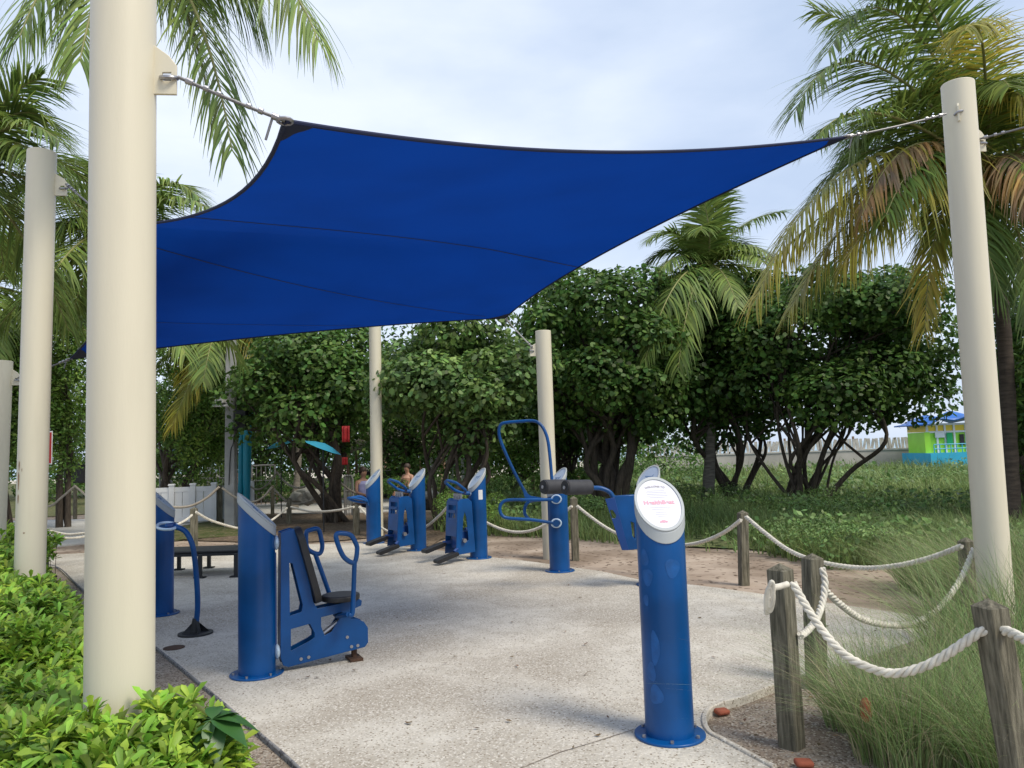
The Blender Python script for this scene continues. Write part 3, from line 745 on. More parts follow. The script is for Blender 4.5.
for k in kids(tD):
    if k.name.startswith('sticker'): bpy.data.objects.remove(k)
# far-left post c with small hand ring
pC = G(374, 543)
t = thing('exercise_post', 'slim far blue post before the cream pole, small ring handle on its left', 'exercise post', (pC.x, pC.y, 0), group='blue exercise posts with slanted tops')
post_parts(t, R(208), 1.30, 1.03)
v = VP(pC, 0, -.1)
mb = MB(); mb.tube(smoothpath([L3(v,369,506,-.1),L3(v,366,500,-.1),L3(v,360,497,-.1),L3(v,352,498,-.12)],4), .03, 10)
c0 = L3(v, 358, 500, -.14); mb.tube([c0+Vector((.17*math.cos(q), .08*math.sin(q), .05*math.cos(q+2.4))) for q in np.linspace(0, 6.283, 19)[:-1]], .02, 8, closed=True)
mb.build('ring_handle', 'blue', t)

# ------------------------------------------------------------------ loop-bar station (f)
pf = G(560, 571)
t = thing('pull_up_station', 'blue post carrying a tall upright loop bar and two low side loops', 'exercise machine', (pf.x, pf.y, 0))
post_parts(t, R(208), 1.31, 1.02)
v = VP(pf, 0, -.10); O8 = lambda L, off=-.10: [L3(VP(pf, 0, off), 480+x/3.84, 400+y/3.84, off) for x, y in L]
top = O8([(276,308),(270,230),(262,160),(250,120),(232,92),(205,79),(150,81),(100,85),(80,92),(72,112),(75,145),(100,210),(140,295),(182,372)])
top = [p+Vector((0, .28*(i/13.0)*(1 if i < 13 else 1)-.0, 0)) for i, p in enumerate(top)]
MB().tube(smoothpath(top, 5), .021, 12).build('loop_bar', 'blue', t)
g_ = O8([(165,345),(195,368),(255,378),(240,386),(190,388),(170,372)])
MB().prism([(p.x, p.z) for p in g_], [], .02, -.10, None).build('gusset', 'blue', t)
MB().tube(smoothpath(O8([(292,383),(200,383),(110,384),(84,396),(76,418),(84,442),(110,454),(200,460),(292,474)], -.15), 4), .021, 12).build('lower_loop', 'blue', t)
MB().tube(smoothpath(O8([(280,380),(225,384),(190,390),(174,408),(172,436),(186,456),(206,462)], -.02), 4), .021, 12).build('lower_loop', 'blue', t)
for y in (381, 473):
    p = O8([(293, y)], -.15)[0]
    MB().tube([p+Vector((.06*math.cos(q), 0, .05*math.sin(q))) for q in np.linspace(0, 6.283, 19)[:-1]], .012, 8, closed=True).build('clamp_ring', 'chrome', t)
    MB().cyl(p+Vector((0, .1, 0)), p+Vector((0, -.02, 0)), .045, 14).build('clamp', 'blue', t)

# ------------------------------------------------------------------ roller machine (g)
pg = At(653, 580, 8.85)
t = thing('roller_machine', 'blue machine with two dark padded leg rollers, behind the nearest sign post', 'exercise machine', (pg.x, pg.y, 0))
post_parts(t, R(222), 1.33, 1.05)
v = VP(pg, R(0), -.14); TT = None
Og = lambda L, off=-.14: [L3(VP(pg, 0, off), 480+x/3.84, 400+y/3.84, off) for x, y in L]
pl = [(p.x, p.z) for p in Og([(478,375),(510,368),(545,575),(538,570)])]
q = Og([(478,376),(508,370),(572,560),(541,572)])
MB().prism([(p.x, p.z) for p in Og([(476,378),(512,372),(566,572),(540,572)])], [[(p.x, p.z) for p in Og([(494,420),(505,420),(518,440),(515,452),(502,450)])]], .02, -.24).build('side_plate', 'bluedk', t, bevel=.004)
MB().prism([(p.x, p.z) for p in Og([(510,368),(600,362),(606,570),(565,574)])], [[(p.x, p.z) for p in Og([(575,465),(588,470),(592,530),(582,520)])]], .10, -.16).build('body_plate', 'blue', t, bevel=.006)
MB().box((-.10, -.08, .42), (.10, .10, .10)).box((-.10, -.08, .85), (.10, .10, .10)).build('clamp', 'bluedk', t)
arm = Og([(512,374),(500,356),(480,344),(455,338),(425,338)], -.22)
MB().tube(smoothpath(arm, 4), .025, 12).build('roller_arm', 'blue', t)
for (xa, xb, off, yy) in ((424, 325, -.30, 334), (330, 243, -.02, 332)):
    A_, B_ = Og([(xa, yy+1)], off)[0], Og([(xb, yy)], off)[0]
    B_ = B_ + Vector((0, -.12, 0)) ; A_ = A_+Vector((0, .05, 0))
    r = MB(); r.cyl(A_, B_, .082, 24); ro = r.build('foam_roller', 'foam', t, bevel=.012)
    d = (B_-A_).normalized()
    MB().cyl(B_, B_+d*.008, .075, 24).build('end_disc', 'black', ro)
    MB().cyl(B_+d*.008, B_+d*.02, .02, 12).build('hub', 'bolt', ro)
A_ = Og([(424, 335)], -.30)[0]; B_ = Og([(330, 332)], -.02)[0]
MB().tube([A_, A_+Vector((-.05,.2,0)), B_], .022, 8).build('cross_bar', 'blue', t)

# ------------------------------------------------------------------ bollards and ropes
def bollard(base, top, w_, label, m='wood', peak=.035, rz=.3, grp='weathered timber rope posts'):
    t = thing('bollard', label, 'rope post', (base.x, base.y, -.06), rz, grp)
    h = top.z+.06; lean = Vector((top.x-base.x, top.y-base.y, 0)); lean.rotate(Matrix.Rotation(-rz, 3, 'Z'))
    a = w_/2; n = 6; mb = MB(); vs = []
    c = .008
    prof = [(-a,-a+c),(-a+c,-a),(a-c,-a),(a,-a+c),(a,a-c),(a-c,a),(-a+c,a),(-a,a-c)]
    for i in range(n+1):
        z = (h-peak)*i/n; o = lean*(z/h)
        vs += [(x+o.x+random.uniform(-1,1)*.0015, y+o.y+random.uniform(-1,1)*.0015, z) for x, y in prof]
    fs = [(i*8+k, i*8+(k+1) % 8, (i+1)*8+(k+1) % 8, (i+1)*8+k) for i in range(n) for k in range(8)]
    ap = len(vs); vs.append((lean.x, lean.y, h)); fs += [(n*8+k, n*8+(k+1) % 8, ap) for k in range(8)]
    mb.add(vs, fs); mb.build('timber', m, t, smooth=False)
    return t
def bpx(bx, by, tx, ty, w_, label, z0=-.04, **k):
    b = G(bx, by, z0); tp = At(tx, ty, b.y); bollard(b, tp, w_, label, **k); return b
def rope3(pts, r, label, m='rope', twist=.11, fine=True, group='white twisted ropes between the timber posts'):
    """three-strand laid rope"""
    P_ = smoothpath(pts, 10); L = [0]
    for a, b in zip(P_, P_[1:]): L.append(L[-1]+(b-a).length)
    tot = L[-1]
    step = twist/7 if fine else max(tot/40, .04)
    n = max(int(tot/step), 8)
    Q = []; j = 0
    for i in range(n+1):
        s = tot*i/n
        while j < len(L)-2 and L[j+1] < s: j += 1
        Q.append(P_[j].lerp(P_[j+1], (s-L[j])/max(L[j+1]-L[j], 1e-6)))
    O = Q[0].copy(); Q = [q-O for q in Q]
    if not fine:
        o = MB().tube(Q, r, 8).build('rope', m, None, O)
    else:
        mb = MB(); up = Vector((0, 0, 1)); st = [[], [], []]
        for i, q in enumerate(Q):
            tt = (Q[min(i+1, n)]-Q[max(i-1, 0)]).normalized(); x = tt.cross(up)
            if x.length < 1e-3: x = Vector((1,0,0))
            x.normalize(); y = x.cross(tt); ph = 2*math.pi*(tot*i/n)/twist
            up = y
            for k in range(3):
                a = ph+k*2.0944; st[k].append(q+(x*math.cos(a)+y*math.sin(a))*r*.58)
        for k in range(3): mb.tube(st[k], r*.50, 7)
        o = mb.build('rope', m, None, O, ang=80)
    return tag(o, label, 'rope', group)
b_R1 = bpx(792, 747, 779.5, 563, .105, 'grey timber post with rope bundled on its left side, right foreground', rz=.75)
b_R2 = bpx(817, 688, 812, 553, .105, 'mossy timber post just behind the one with the bundled rope', rz=.35)
b3_ = At(1012, 800, 3.2); b3_.z = 0
tp3 = At(988, 598, 3.2); bs3 = Vector((tp3.x + (tp3.z)*.10, 3.2, 0))
bollard(bs3, tp3, .10, 'nearest timber post with pyramid top and brown streak, bottom right corner', rz=.25)
b_R4 = bpx(972, 632, 966, 537, .10, 'timber post standing beside the right cream pole in the grass', rz=.2)
b_R5 = bpx(744, 584, 742.5, 510, .10, 'timber post in the sand left of the paired posts', rz=.2)
b_R6 = bpx(575.5, 559.5, 573.5, 496, .10, 'slim timber post just right of the tall loop bar station', rz=.1)
b_R7 = bpx(453, 548, 452.5, 500, .10, 'timber post hidden behind the right stepper', rz=.1)
b_R8 = bpx(356.5, 535, 356, 504, .13, 'short timber post left of the far slim blue post', rz=.3)
b_R9 = bpx(289, 524, 289, 497.5, .12, 'short timber post standing alone at the edge of the brown dirt', rz=.3)
b_R10 = bpx(194, 552, 194, 507, .11, 'timber post behind the ring stand on the left', rz=.1)
RY = lambda L: [At(x, y, D) for x, y, D in L]
rope3(RY([(793,583,3.86),(806,606,3.78),(822,630,3.70),(845,655,3.6),(875,670,3.5),(900,673,3.42),(930,664,3.33),(958,647,3.26),(980,632,3.2),(992,630,3.18)]), .020, 'thick white rope sagging between the two nearest timber posts', twist=.115)
rope3(RY([(1002,630,3.16),(1012,633,3.1),(1030,642,3.0),(1060,655,2.9)]), .020, 'white rope leaving the bottom right post towards the photo edge', twist=.115)
rope3(RY([(800,636,4.15),(808,630,4.3),(817,618,4.5),(823,600,4.65),(825,582,4.7),(822,568,4.72)]), .020, 'short white rope looping between the post with the rope bundle and the one behind', twist=.115)
rope3(RY([(823,588,4.9),(840,604,5.0),(862,619,5.2),(890,625,5.35),(915,623,5.5),(940,607,5.7),(960,580,5.9),(974,549,6.02)]), .022, 'white rope in a deep sag from the mossy post to the post in the grass', twist=.11)
rope3(RY([(746,517,8.35),(765,533,8.0),(790,551,7.6),(820,562,7.2),(860,568,6.9),(895,566,6.6),(930,558,6.35),(962,546,6.1)]), .022, 'long white rope passing behind the paired posts', twist=.115)
rope3(RY([(741,520,8.4),(725,532,8.7),(705,541,9.1),(685,545,9.4),(660,545,9.7),(635,541,10),(610,530,10.4),(592,518,10.7),(577,506,10.9)]), .022, 'white rope sagging behind the nearest blue sign post', twist=.115)
rope3(RY([(572,506,10.9),(560,516,11),(545,525,11.1),(530,531,11.3),(514,532,11.5),(498,528,11.7),(480,519,11.9),(455,503,12.1)]), .022, 'white rope behind the post of the loop bar station', twist=.115)
rope3(RY([(450,504,12.1),(440,515,12.6),(427,526,13),(410,534,13.5),(392,533,14.1),(376,524,14.6),(366,514,14.9),(359,507,15.1)]), .022, 'white rope hanging behind the left stepper', twist=.14)
rope3(RY([(354,507,15.2),(340,510,15.6),(325,511.5,16.2),(308,511,16.9),(291,507,17.6)]), .024, 'almost level white rope above the brown dirt', twist=.14)
rope3(RY([(287,508,17.6),(280,514,17),(270,521,16),(255,527.5,15.2),(238,528,14.6),(222,524,14),(208,519,13.6),(196,512,13.2)]), .022, 'white rope running left behind the press machine post', twist=.14)
rope3(RY([(192,515,13.2),(184,521,13),(172,526,12.8),(150,530,12.4),(120,532,12.2),(87,533,12),(68,534.5,12),(50,531,12)]), .020, 'white rope in the gap left of the thick pole, upper one', twist=.14)
rope3(RY([(50,534,12),(60,537,12),(72,538,12.2),(87,536,12.4),(120,530,13)]), .018, 'white rope in the gap left of the thick pole, lower one', twist=.14)
# rope bundle on R1
O_ = At(770, 594, 3.92)
mb = MB()
for k, (dx, s) in enumerate(((0, .8), (-.02, .7), (.015, .65), (-.01, .55))):
    q = [Vector((dx*.5+.016*math.cos(a)*s, -.01-.03*math.sin(a)+k*.012, .085*math.sin(a)*s-.02*k)) for a in np.linspace(0, 6.283, 15)[:-1]]
    mb.tube(smoothpath(q, 2, True), .010, 7, closed=True)
q = [Vector((.0, -.01, .03)), Vector((.05, .0, .035)), Vector((.10, .03, .04))]; mb.tube(q, .016, 8)
tag(mb.build('rope_bundle', 'rope', None, O_, ang=80), 'bundle of coiled rope end hanging on the left of a timber post', 'rope')

# far rope posts beyond the path
FP = [(277,502,277,470,.085,'pale far rope post left of the rock pile'),(272.5,515,272.5,485,.10,'thick far rope post nearest the brown dirt'),
      (323,501,319,470.5,.085,'leaning far rope post right of the rock pile'),(337.5,509,337.5,478,.11,'far rope post standing before the metal handrail'),
      (238,504,238,473,.085,'far rope post just right of the grey lamp pole'),(219.5,522,219.5,485,.15,'stout timber post at the right end of the white vinyl fence'),
      (75,519,75,484.5,.10,'far timber post seen in the gap beside the thick near pole'),(186,500,186,476,.06,'thin pole behind the white vinyl fence'),(18,520,18,484,.1,'far rope post at the far left')]
for q in FP: bpx(*q[:5], q[5], m='woodw' if q[4] < .1 else 'wood', peak=.02, grp='rope posts beyond the path')
FR = [([(238,477),(248,485),(258,489.5),(268,484),(277,472)],22,'far rope between the lamp pole and the rock pile'),
      ([(277,472),(285,482),(298,488),(312,483),(320,474)],22,'far rope hanging above the pale rocks'),
      ([(337,480),(325,491),(310,501),(290,503),(274,489)],20,'far rope running along the path edge'),
      ([(338,480),(348,489),(360,495),(372,500)],20,'far rope leading right to the far slim post'),
      ([(219,487),(208,497),(196,504),(185,507),(172,507),(155,505)],17,'far rope sagging across the white vinyl fence'),
      ([(222,488),(235,497),(250,502),(262,498),(272,487)],19,'far rope between the stout post and the thick far post'),
      ([(75,486),(62,497),(50,506),(35,504),(18,488)],19,'far rope left of the gap post'),
      ([(75,486),(82,492),(92,500),(110,503),(140,498)],19,'far rope right of the gap post')]
for pts, D, lab in FR: rope3(RY([(x, y, D*.97) for x, y in pts]), .026, lab, m='ropeb', fine=False, group='ropes beyond the path')
# more posts & rope far behind the loop station
for q in [(533,500,533,476,.09,'far little post behind the loop bar'),(578,494,578,476,.09,'far little post right of the middle cream pole'),(596,495,596,478,.09,'farthest little post by the sandy gap')]:
    bpx(*q[:5], q[5], m='woodw', peak=.02, grp='rope posts beyond the path')

# ------------------------------------------------------------------ vegetation: palms
def frond_np(p0, p1, p2, n=46, ll=.62, wd=.032, grav=.5, seed=0, ragged=0.):
    rg = np.random.default_rng(seed); p0, p1, p2 = (np.array(x, float) for x in (p0, p1, p2))
    n = int(n*1.75); ll *= 1.32; wd *= .98
    ts = np.linspace(.08, 1.0, n); V = []; F = []
    base = 0; segs = 4
    for sgn in (-1, 1):
        for t in ts:
            t = min(max(t+rg.normal()*.004, .08), 1)
            p = (1-t)**2*p0+2*t*(1-t)*p1+t*t*p2; tg = 2*(1-t)*(p1-p0)+2*t*(p2-p1); tg /= np.linalg.norm(tg)+1e-9
            s = np.cross(tg, [0, 0, 1.]); s /= np.linalg.norm(s)+1e-6
            up = np.cross(s, tg)
            prof = (math.sin(math.pi*min(t*.86+.14, 1))**.6)*.72+.38
            L = ll*prof*(1+rg.normal()*.08)*(1-ragged*rg.random())
            d = s*sgn*(.85)+tg*(.35+.75*t)+up*.25+rg.normal(size=3)*.07; d /= np.linalg.norm(d)
            q = p.copy(); wv = np.cross(d, up); wv /= np.linalg.norm(wv)+1e-6
            st = L/segs; g = grav*(1+rg.normal()*.25)
            for k in range(segs+1):
                w_ = wd*.5*[.55, 1, .85, .5, .06][k]
                V.append(q-wv*w_); V.append(q+wv*w_)
                d = d+np.array([0, 0, -1.])*g*.42; d += rg.normal(size=3)*.04; d /= np.linalg.norm(d); q = q+d*st
            for k in range(segs): F.append((base+2*k, base+2*k+1, base+2*k+3, base+2*k+2))
            base += 2*(segs+1)
    nl = len(F)
    # rachis
    nr = 12; 
    for i in range(nr+1):
        t = i/nr; p = (1-t)**2*p0+2*t*(1-t)*p1+t*t*p2; tg = 2*(1-t)*(p1-p0)+2*t*(p2-p1); tg /= np.linalg.norm(tg)+1e-9
        s = np.cross(tg, [0, 0, 1.]); s /= np.linalg.norm(s)+1e-6; up = np.cross(s, tg); r = .028*(1-t)+.006
        for a in range(5):
            V.append(p+(s*math.cos(a*1.2566)+up*math.sin(a*1.2566))*r)
    for i in range(nr):
        for a in range(5):
            F.append((base+i*5+a, base+i*5+(a+1) % 5, base+(i+1)*5+(a+1) % 5, base+(i+1)*5+a))
    return np.array(V), np.array(F), nl
def frond(parent, O, p0, p1, p2, m='palm', **k):
    V, F, nl = frond_np(p0, p1, p2, **k)
    V = V-np.array(O)
    o = npmesh('frond', V, 4, [m, 'rachis'], parent, F)
    mi = np.zeros(len(F), dtype=np.int32); mi[nl:] = 1
    if len(o.data.polygons) == len(F): o.data.polygons.foreach_set('material_index', mi)
    return o
def palm(label, base, crown, n=14, L=3.4, r=.13, bark='barkg', custom=(), mats=('palm',), seed=0, ll=.62, wd=.034, lowest=-35, trunk=True, nl=44, az=None, skip=None, low_mats=None, grp='coconut palms'):
    rg = random.Random(seed); t = thing('palm_tree', label, 'palm tree', (base[0], base[1], -.05), group=grp); O = Vector((base[0], base[1], -.05))
    base = Vector(base); crown = Vector(crown); base.z = -.05
    pts = []; rs = []
    for i in range(25):
        q = i/24; p = base.lerp(crown, q); p.x += math.sin(q*3)*.12*rg.choice((1,)); pts.append(p-O); rs.append(r*(1.35-.35*min(q*4, 1))*(1-.18*q)*(1+(.05 if i % 2 else -.03)))
    MB().tube(smoothpath(pts, 1), r, 14, rs=rs).build('trunk', bark, t)
    crown = pts[-1]+O
    MB().sphere(crown-O, r*1.7, 12, (1, 1, 1.8)).build('crown_heart', 'palmy', t)
    for cu in custom:
        p1, p2, m = cu[:3]; kw = cu[3] if len(cu) > 3 else {}
        kk = dict(ll=ll, wd=wd, n=nl, seed=rg.randrange(9999)); kk.update(kw)
        frond(t, O, crown, p1, p2, m, **kk)
    for i in range(n):
        a = i*2.39996+seed; q = (i+.5)/n; el = R(75-(75-lowest)*q+rg.uniform(-6, 6)); Lq = L*rg.uniform(.85, 1.1)
        if skip and skip(a % (2*math.pi), el): continue
        d = Vector((math.cos(a)*math.cos(el), math.sin(a)*math.cos(el), math.sin(el)))
        p1 = crown+d*Lq*.55; hd = Vector((math.cos(a), math.sin(a), 0))
        p2 = crown+d*Lq*.78+hd*Lq*.14+Vector((0, 0, -Lq*(.28+.28*math.cos(el))))
        m = mats[i % len(mats)]
        if low_mats and q > .6: m = low_mats[i % len(low_mats)]
        frond(t, O, crown, p1, p2, m, ll=ll, wd=wd, n=nl, grav=.45+.35*q, seed=rg.randrange(9999))
    return t
# big right palm
D0 = 12.5; cr_ = At(985, 172, D0); bs = G(1009, 505); bs = At(1008, 500, D0)
cust = [(At(895,-75,12), At(828,52,11.2), 'palm', dict(ll=.8)), (At(850,-15,11.5), At(795,112,11.0), 'palm', dict(ll=.85)), (At(880,60,12.2), At(850,150,12), 'palm', dict(ll=.85)), (At(925,-60,11.5), At(880,-30,11), 'palm'), (At(900,30,13), At(815,10,13.5), 'palm'),
        (At(835,95,11.5), At(756,300,11.0), 'palmy', dict(grav=.9, ll=1.0, ragged=.2, n=70)), (At(870,150,12), At(790,310,11.6), 'palmy', dict(grav=.8, ll=.85, n=64)),
        (At(900,115,12.5), At(805,240,12.8), 'palmy', dict(grav=1.1, ll=1.0, ragged=.3, n=64)), (At(905,95,11.3), At(862,215,10.8), 'palmd', dict(grav=1.3, ll=.75, ragged=.4, n=50)),
        (At(950,20,12), At(890,-60,12), 'palm'), (At(1000,40,11.5), At(1060,130,10.8), 'palmy', dict(grav=.8)), (At(990,-10,11), At(965,30,9.8), 'palmy', dict(grav=.7)),
        (At(1030,110,11.3), At(1080,260,10.8), 'palmd', dict(grav=1.1, ll=.75, ragged=.4)), (At(1010,150,11.2), At(1035,330,10.8), 'palm', dict(grav=.9)),
        (At(930,170,11.9), At(925,330,11.8), 'palmy', dict(grav=.8)), (At(960,190,11.2), At(1005,300,10.9), 'palm', dict(grav=1.1)),
        (At(880,150,11.6), At(778,255,11.4), 'palmy', dict(grav=1.2, ll=.95, ragged=.3)), (At(915,140,11.2), At(845,262,11.0), 'palmy', dict(grav=1.1, ll=.95)), (At(1015,120,11.0), At(1045,215,10.4), 'palmd', dict(grav=1.2)),
        (At(890,80,13.2), At(850,160,14), 'palm'), (At(860,70,11.0),At(815,140,10.6),'palm')]
palm('big coconut palm at the right with dry orange lower fronds, behind the right pole', bs, cr_, n=14, L=3.5, r=.12, bark='barkd', custom=cust, seed=1, ll=.70, wd=.036, lowest=-10, nl=56)
# middle palm
D0 = 20; cust = [(At(712,215,19.5), At(722,192,19), 'palm'), (At(680,215,20), At(648,240,19.5), 'palm'), (At(735,215,20), At(783,212,20.5), 'palm'), (At(680,250,19), At(640,340,18), 'palm', dict(grav=.9)),
        (At(675,255,18), At(645,360,17.3), 'palm', dict(grav=1.0, ll=.8)), (At(690,270,18), At(678,370,17.3), 'palm', dict(grav=1.0, ll=.8)), (At(715,230,19), At(700,190,19), 'palm'), (At(745,240,19.2), At(762,262,18), 'palm')]
palm('smaller coconut palm rising over the middle of the dark sea grape trees', At(706,480,D0), At(706,268,D0), n=13, L=2.5, r=.13, custom=cust, seed=2, ll=.6, wd=.05, nl=36)
# near-left overhead palm hidden behind the thick pole
D0 = 7.2
cust = [(At(200,-40,7.0), At(232,150,6.6), 'palm', dict(grav=.8, ll=.7)), (At(270,-90,6.6), At(318,40,6.1), 'palm', dict(grav=1.3, ll=.72)), (At(60,-70,6.6), At(20,36,6.2), 'palm', dict(grav=1.2, ll=.7)),
        (At(100,-40,6.4), At(80,60,6.0), 'palm', dict(grav=1.1, ll=.62)), (At(230,-60,7.5), At(260,10,7.6), 'palm', dict(grav=1.2, ll=.7)), (At(190,-30,7.6), At(212,120,7.6), 'palm', dict(grav=.8))]
palm('tall coconut palm straight behind the thick near pole, fronds hanging into the top left', At(124,500,D0), At(126,-70,D0), n=3, L=2.4, r=.115, custom=cust, seed=3, ll=.62, wd=.026, lowest=45, nl=40)
# left palms
palm('coconut palm at the far left edge with its crown level with the pole top', At(-38,500,10), At(-36,165,10), n=14, L=2.4, r=.12, custom=[(At(15,100,9.6),At(58,140,9.4),'palm'),(At(0,90,10),At(40,78,10),'palm')], seed=4, ll=.6, wd=.034, nl=40)
palm('coconut palm whose crown spreads behind the thick near pole, right of the second pole', At(108,505,14.5), At(112,236,14.5), n=18, L=3.0, r=.13, custom=[(At(165,175,13.8),At(214,212,13.2),'palm'),(At(140,190,14),At(195,250,13.6),'palm'),(At(70,190,13.5),At(30,270,13),'palm')], seed=5, ll=.66, wd=.042, nl=44)
palm('coconut palm under the far sail beside the grey lamp pole, with yellowish hanging fronds', At(231.5,505,22), At(226,318,22), n=16, L=3.0, r=.12, seed=6, ll=.75, wd=.055, nl=36, mats=('palm','palmy'), lowest=-50)
palm('low coconut palm at the far left below the short pole top', At(-20,500,17), At(-14,285,17), n=15, L=3.0, r=.13, seed=8, ll=.66, wd=.045, nl=36)
# slender straight palm trunk beside umbrella
palm('slender palm with pale straight trunk left of the cyan umbrella', At(294,497,24), At(296,385,24), n=9, L=2.0, r=.10, seed=9, ll=.5, wd=.05, nl=26)

# ------------------------------------------------------------------ leafy trees
def leaf_cloud(centers, radii, n, size, rg, flat=.7, ngon=6, fold=.0):
    K = len(centers); w_ = radii[:, 0]*radii[:, 1]; w_ = w_/w_.sum(); idx = rg.choice(K, n, p=w_)
    d = rg.normal(size=(n, 3)); d /= np.linalg.norm(d, axis=1)[:, None]
    d[:, 2] = np.where(rg.random(n) < .35, np.abs(d[:, 2]), d[:, 2])
    rr = rg.uniform(.55, 1.05, n)**.6
    P_ = centers[idx]+d*radii[idx]*rr[:, None]
    nn = d*flat+np.array([0, 0, .45])+rg.normal(size=(n, 3))*.42; nn /= np.linalg.norm(nn, axis=1)[:, None]
    a = np.cross(nn, rg.normal(size=(n, 3))); a /= np.linalg.norm(a, axis=1)[:, None]; b = np.cross(nn, a)
    s = size*.82*rg.uniform(.55, 1.25, n)[:, None]
    V = np.empty((n, ngon, 3)); asp = rg.uniform(.6, 1.0, n)[:, None]
    for k in range(ngon):
        q = 2*math.pi*k/ngon
        V[:, k] = P_+(a*math.cos(q)*(1.0 if ngon > 4 else 1.3)+b*math.sin(q)*(.95 *asp if ngon > 4 else .55))*s*.5*rg.uniform(.8, 1.15, n)[:, None]
    return V.reshape(-1, 3)
def tree(label, base, cen, rad, n, leaf, m, seed, stems=4, spread=1.2, tr=.11, clumps=44, csize=.36, ngon=6, name='sea_grape_tree', cat='tree', grp='leafy trees behind the exercise area', bark='bark', cz=1.0, lean=None):
    rg = np.random.default_rng(seed); rd = random.Random(seed)
    t = thing(name, label, cat, (base[0], base[1], -.05), group=grp); O = Vector((base[0], base[1], -.05)); base = Vector((base[0], base[1], -.05)); cen = Vector(cen)
    d = rg.normal(size=(clumps, 3)); d /= np.linalg.norm(d, axis=1)[:, None]
    rr = rg.uniform(.25, 1, clumps)**.5
    cc = np.array(cen)+d*np.array(rad)*rr[:, None]*.88
    # flatten the bottom
    cc[:, 2] = np.maximum(cc[:, 2], cen.z-rad[2]*.85)
    cr2 = np.array(rad)*csize*rg.uniform(.35, 1.3, clumps)[:, None]; cr2[:, 2] *= .85*cz
    n = int(n*2.3)
    V = leaf_cloud(cc, cr2, n, leaf, rg, ngon=ngon)-np.array(O)
    npmesh('crown', V, ngon, m, t)
    mb = MB()
    for s in range(int(stems*1.3)+1):
        a = rd.uniform(0, 6.28); b0 = base+Vector((math.cos(a), math.sin(a), 0))*rd.uniform(0, .35)*spread*.6
        tgt = Vector(cc[rd.randrange(clumps)]); tgt = tgt.lerp(cen, .25)
        mid = b0.lerp(tgt, .45)+Vector((rd.uniform(-1, 1), rd.uniform(-1, 1), rd.uniform(-.3, .4)))*.35*spread
        P_ = smoothpath([b0, b0.lerp(mid, .5)+Vector((rd.uniform(-.2,.2), rd.uniform(-.2,.2), .1)), mid, mid.lerp(tgt, .5)+Vector((rd.uniform(-.3,.3), rd.uniform(-.3,.3), 0)), tgt], 5)
        k = len(P_); r1 = tr*.62*rd.uniform(.6, 1.25)
        mb.tube([p-O for p in P_], tr, 8, rs=[r1*(1.15-.8*i/k) for i in range(k)])
        for q in range(4):
            i0 = rd.randrange(int(k*.35), int(k*.85)); t2 = Vector(cc[rd.randrange(clumps)])
            if (t2-P_[i0]).length > rad[0]*1.3: t2 = P_[i0].lerp(t2, .5)
            m2 = P_[i0].lerp(t2, .5)+Vector((rd.uniform(-.3,.3), rd.uniform(-.3,.3), rd.uniform(-.1,.3)))
            P2 = smoothpath([P_[i0], m2, t2], 4); mb.tube([p-O for p in P2], .04, 6, rs=[r1*.5*(1-.75*i/len(P2))+.006 for i in range(len(P2))])
    mb.build('trunk', bark, t, ang=80)
    return t
def tpx(label, bx, by, cx, cy, D, hw, hh, depth, n, leaf, m, seed, **k):
    s = D/FPX; b = At(bx, by, D); c = At(cx, cy, D)
    return tree(label, b, c, (hw*s, depth, hh*s), n, leaf, m, seed, **k)
tpx('sea grape tree under the big sail left of the middle, with twisting brown limbs', 335, 497, 305, 388, 19, 88, 72, 1.9, 7500, .16, 'grape', 11, stems=6, tr=.12, spread=1.8)
tpx('pale green sea grape tree between the far slim blue post and the loop bar station', 445, 497, 455, 378, 16.5, 92, 68, 1.7, 9500, .15, 'grapeb', 12, stems=5, tr=.11, spread=1.8)
tpx('tall dark sea grape tree right behind the middle cream pole', 612, 497, 600, 362, 19, 108, 106, 2.4, 13000, .17, 'grape', 13, stems=8, tr=.17, spread=2.2, clumps=46)
tpx('dark sea grape tree on thin stems below the smaller palm', 733, 492, 718, 364, 20.5, 102, 96, 2.3, 11500, .17, 'grape', 14, stems=5, tr=.10, spread=1.6, clumps=40)
tpx('broad sea grape tree on many thin leaning stems at the right, sky showing under it', 798, 488, 838, 347, 18.5, 116, 88, 2.3, 14500, .16, 'grape', 15, stems=11, tr=.085, spread=2.6, clumps=50)
tpx('bright leafy tree behind the white vinyl fence', 170, 497, 190, 410, 24, 82, 88, 2.2, 12000, .14, 'bright', 16, stems=3, tr=.14, name='leafy_tree', ngon=4)
tpx('bright leafy tree in the gap between the two left cream poles', 68, 515, 66, 385, 20, 48, 108, 2.0, 11000, .12, 'bright', 17, stems=2, tr=.12, name='leafy_tree', ngon=4)
tpx('leafy tree at the far left edge behind the short pole', 5, 515, 5, 395, 19, 45, 90, 2.0, 8000, .12, 'bright', 18, stems=2, tr=.12, name='leafy_tree', ngon=4)
tpx('shady tree filling the background behind the left sea grape', 262, 490, 265, 400, 29, 100, 85, 2.4, 9000, .18, 'grape', 19, stems=3, tr=.14, name='leafy_tree', ngon=4)
tpx('shady tree in the background behind the two steppers', 400, 487, 410, 395, 27, 105, 85, 2.2, 9000, .18, 'grape', 20, stems=4, tr=.14, name='leafy_tree', ngon=4)
tpx('light green bushy tree seen low between the far trunks at the middle', 510, 486, 520, 430, 27, 70, 52, 1.6, 7000, .14, 'bright', 21, stems=3, tr=.08, name='leafy_tree', ngon=4)
tpx('dark leafy tree behind the middle cream pole, filling below the tall crown', 560, 492, 560, 400, 24, 75, 75, 2.0, 7000, .18, 'grape', 22, stems=5, tr=.12, ngon=6)
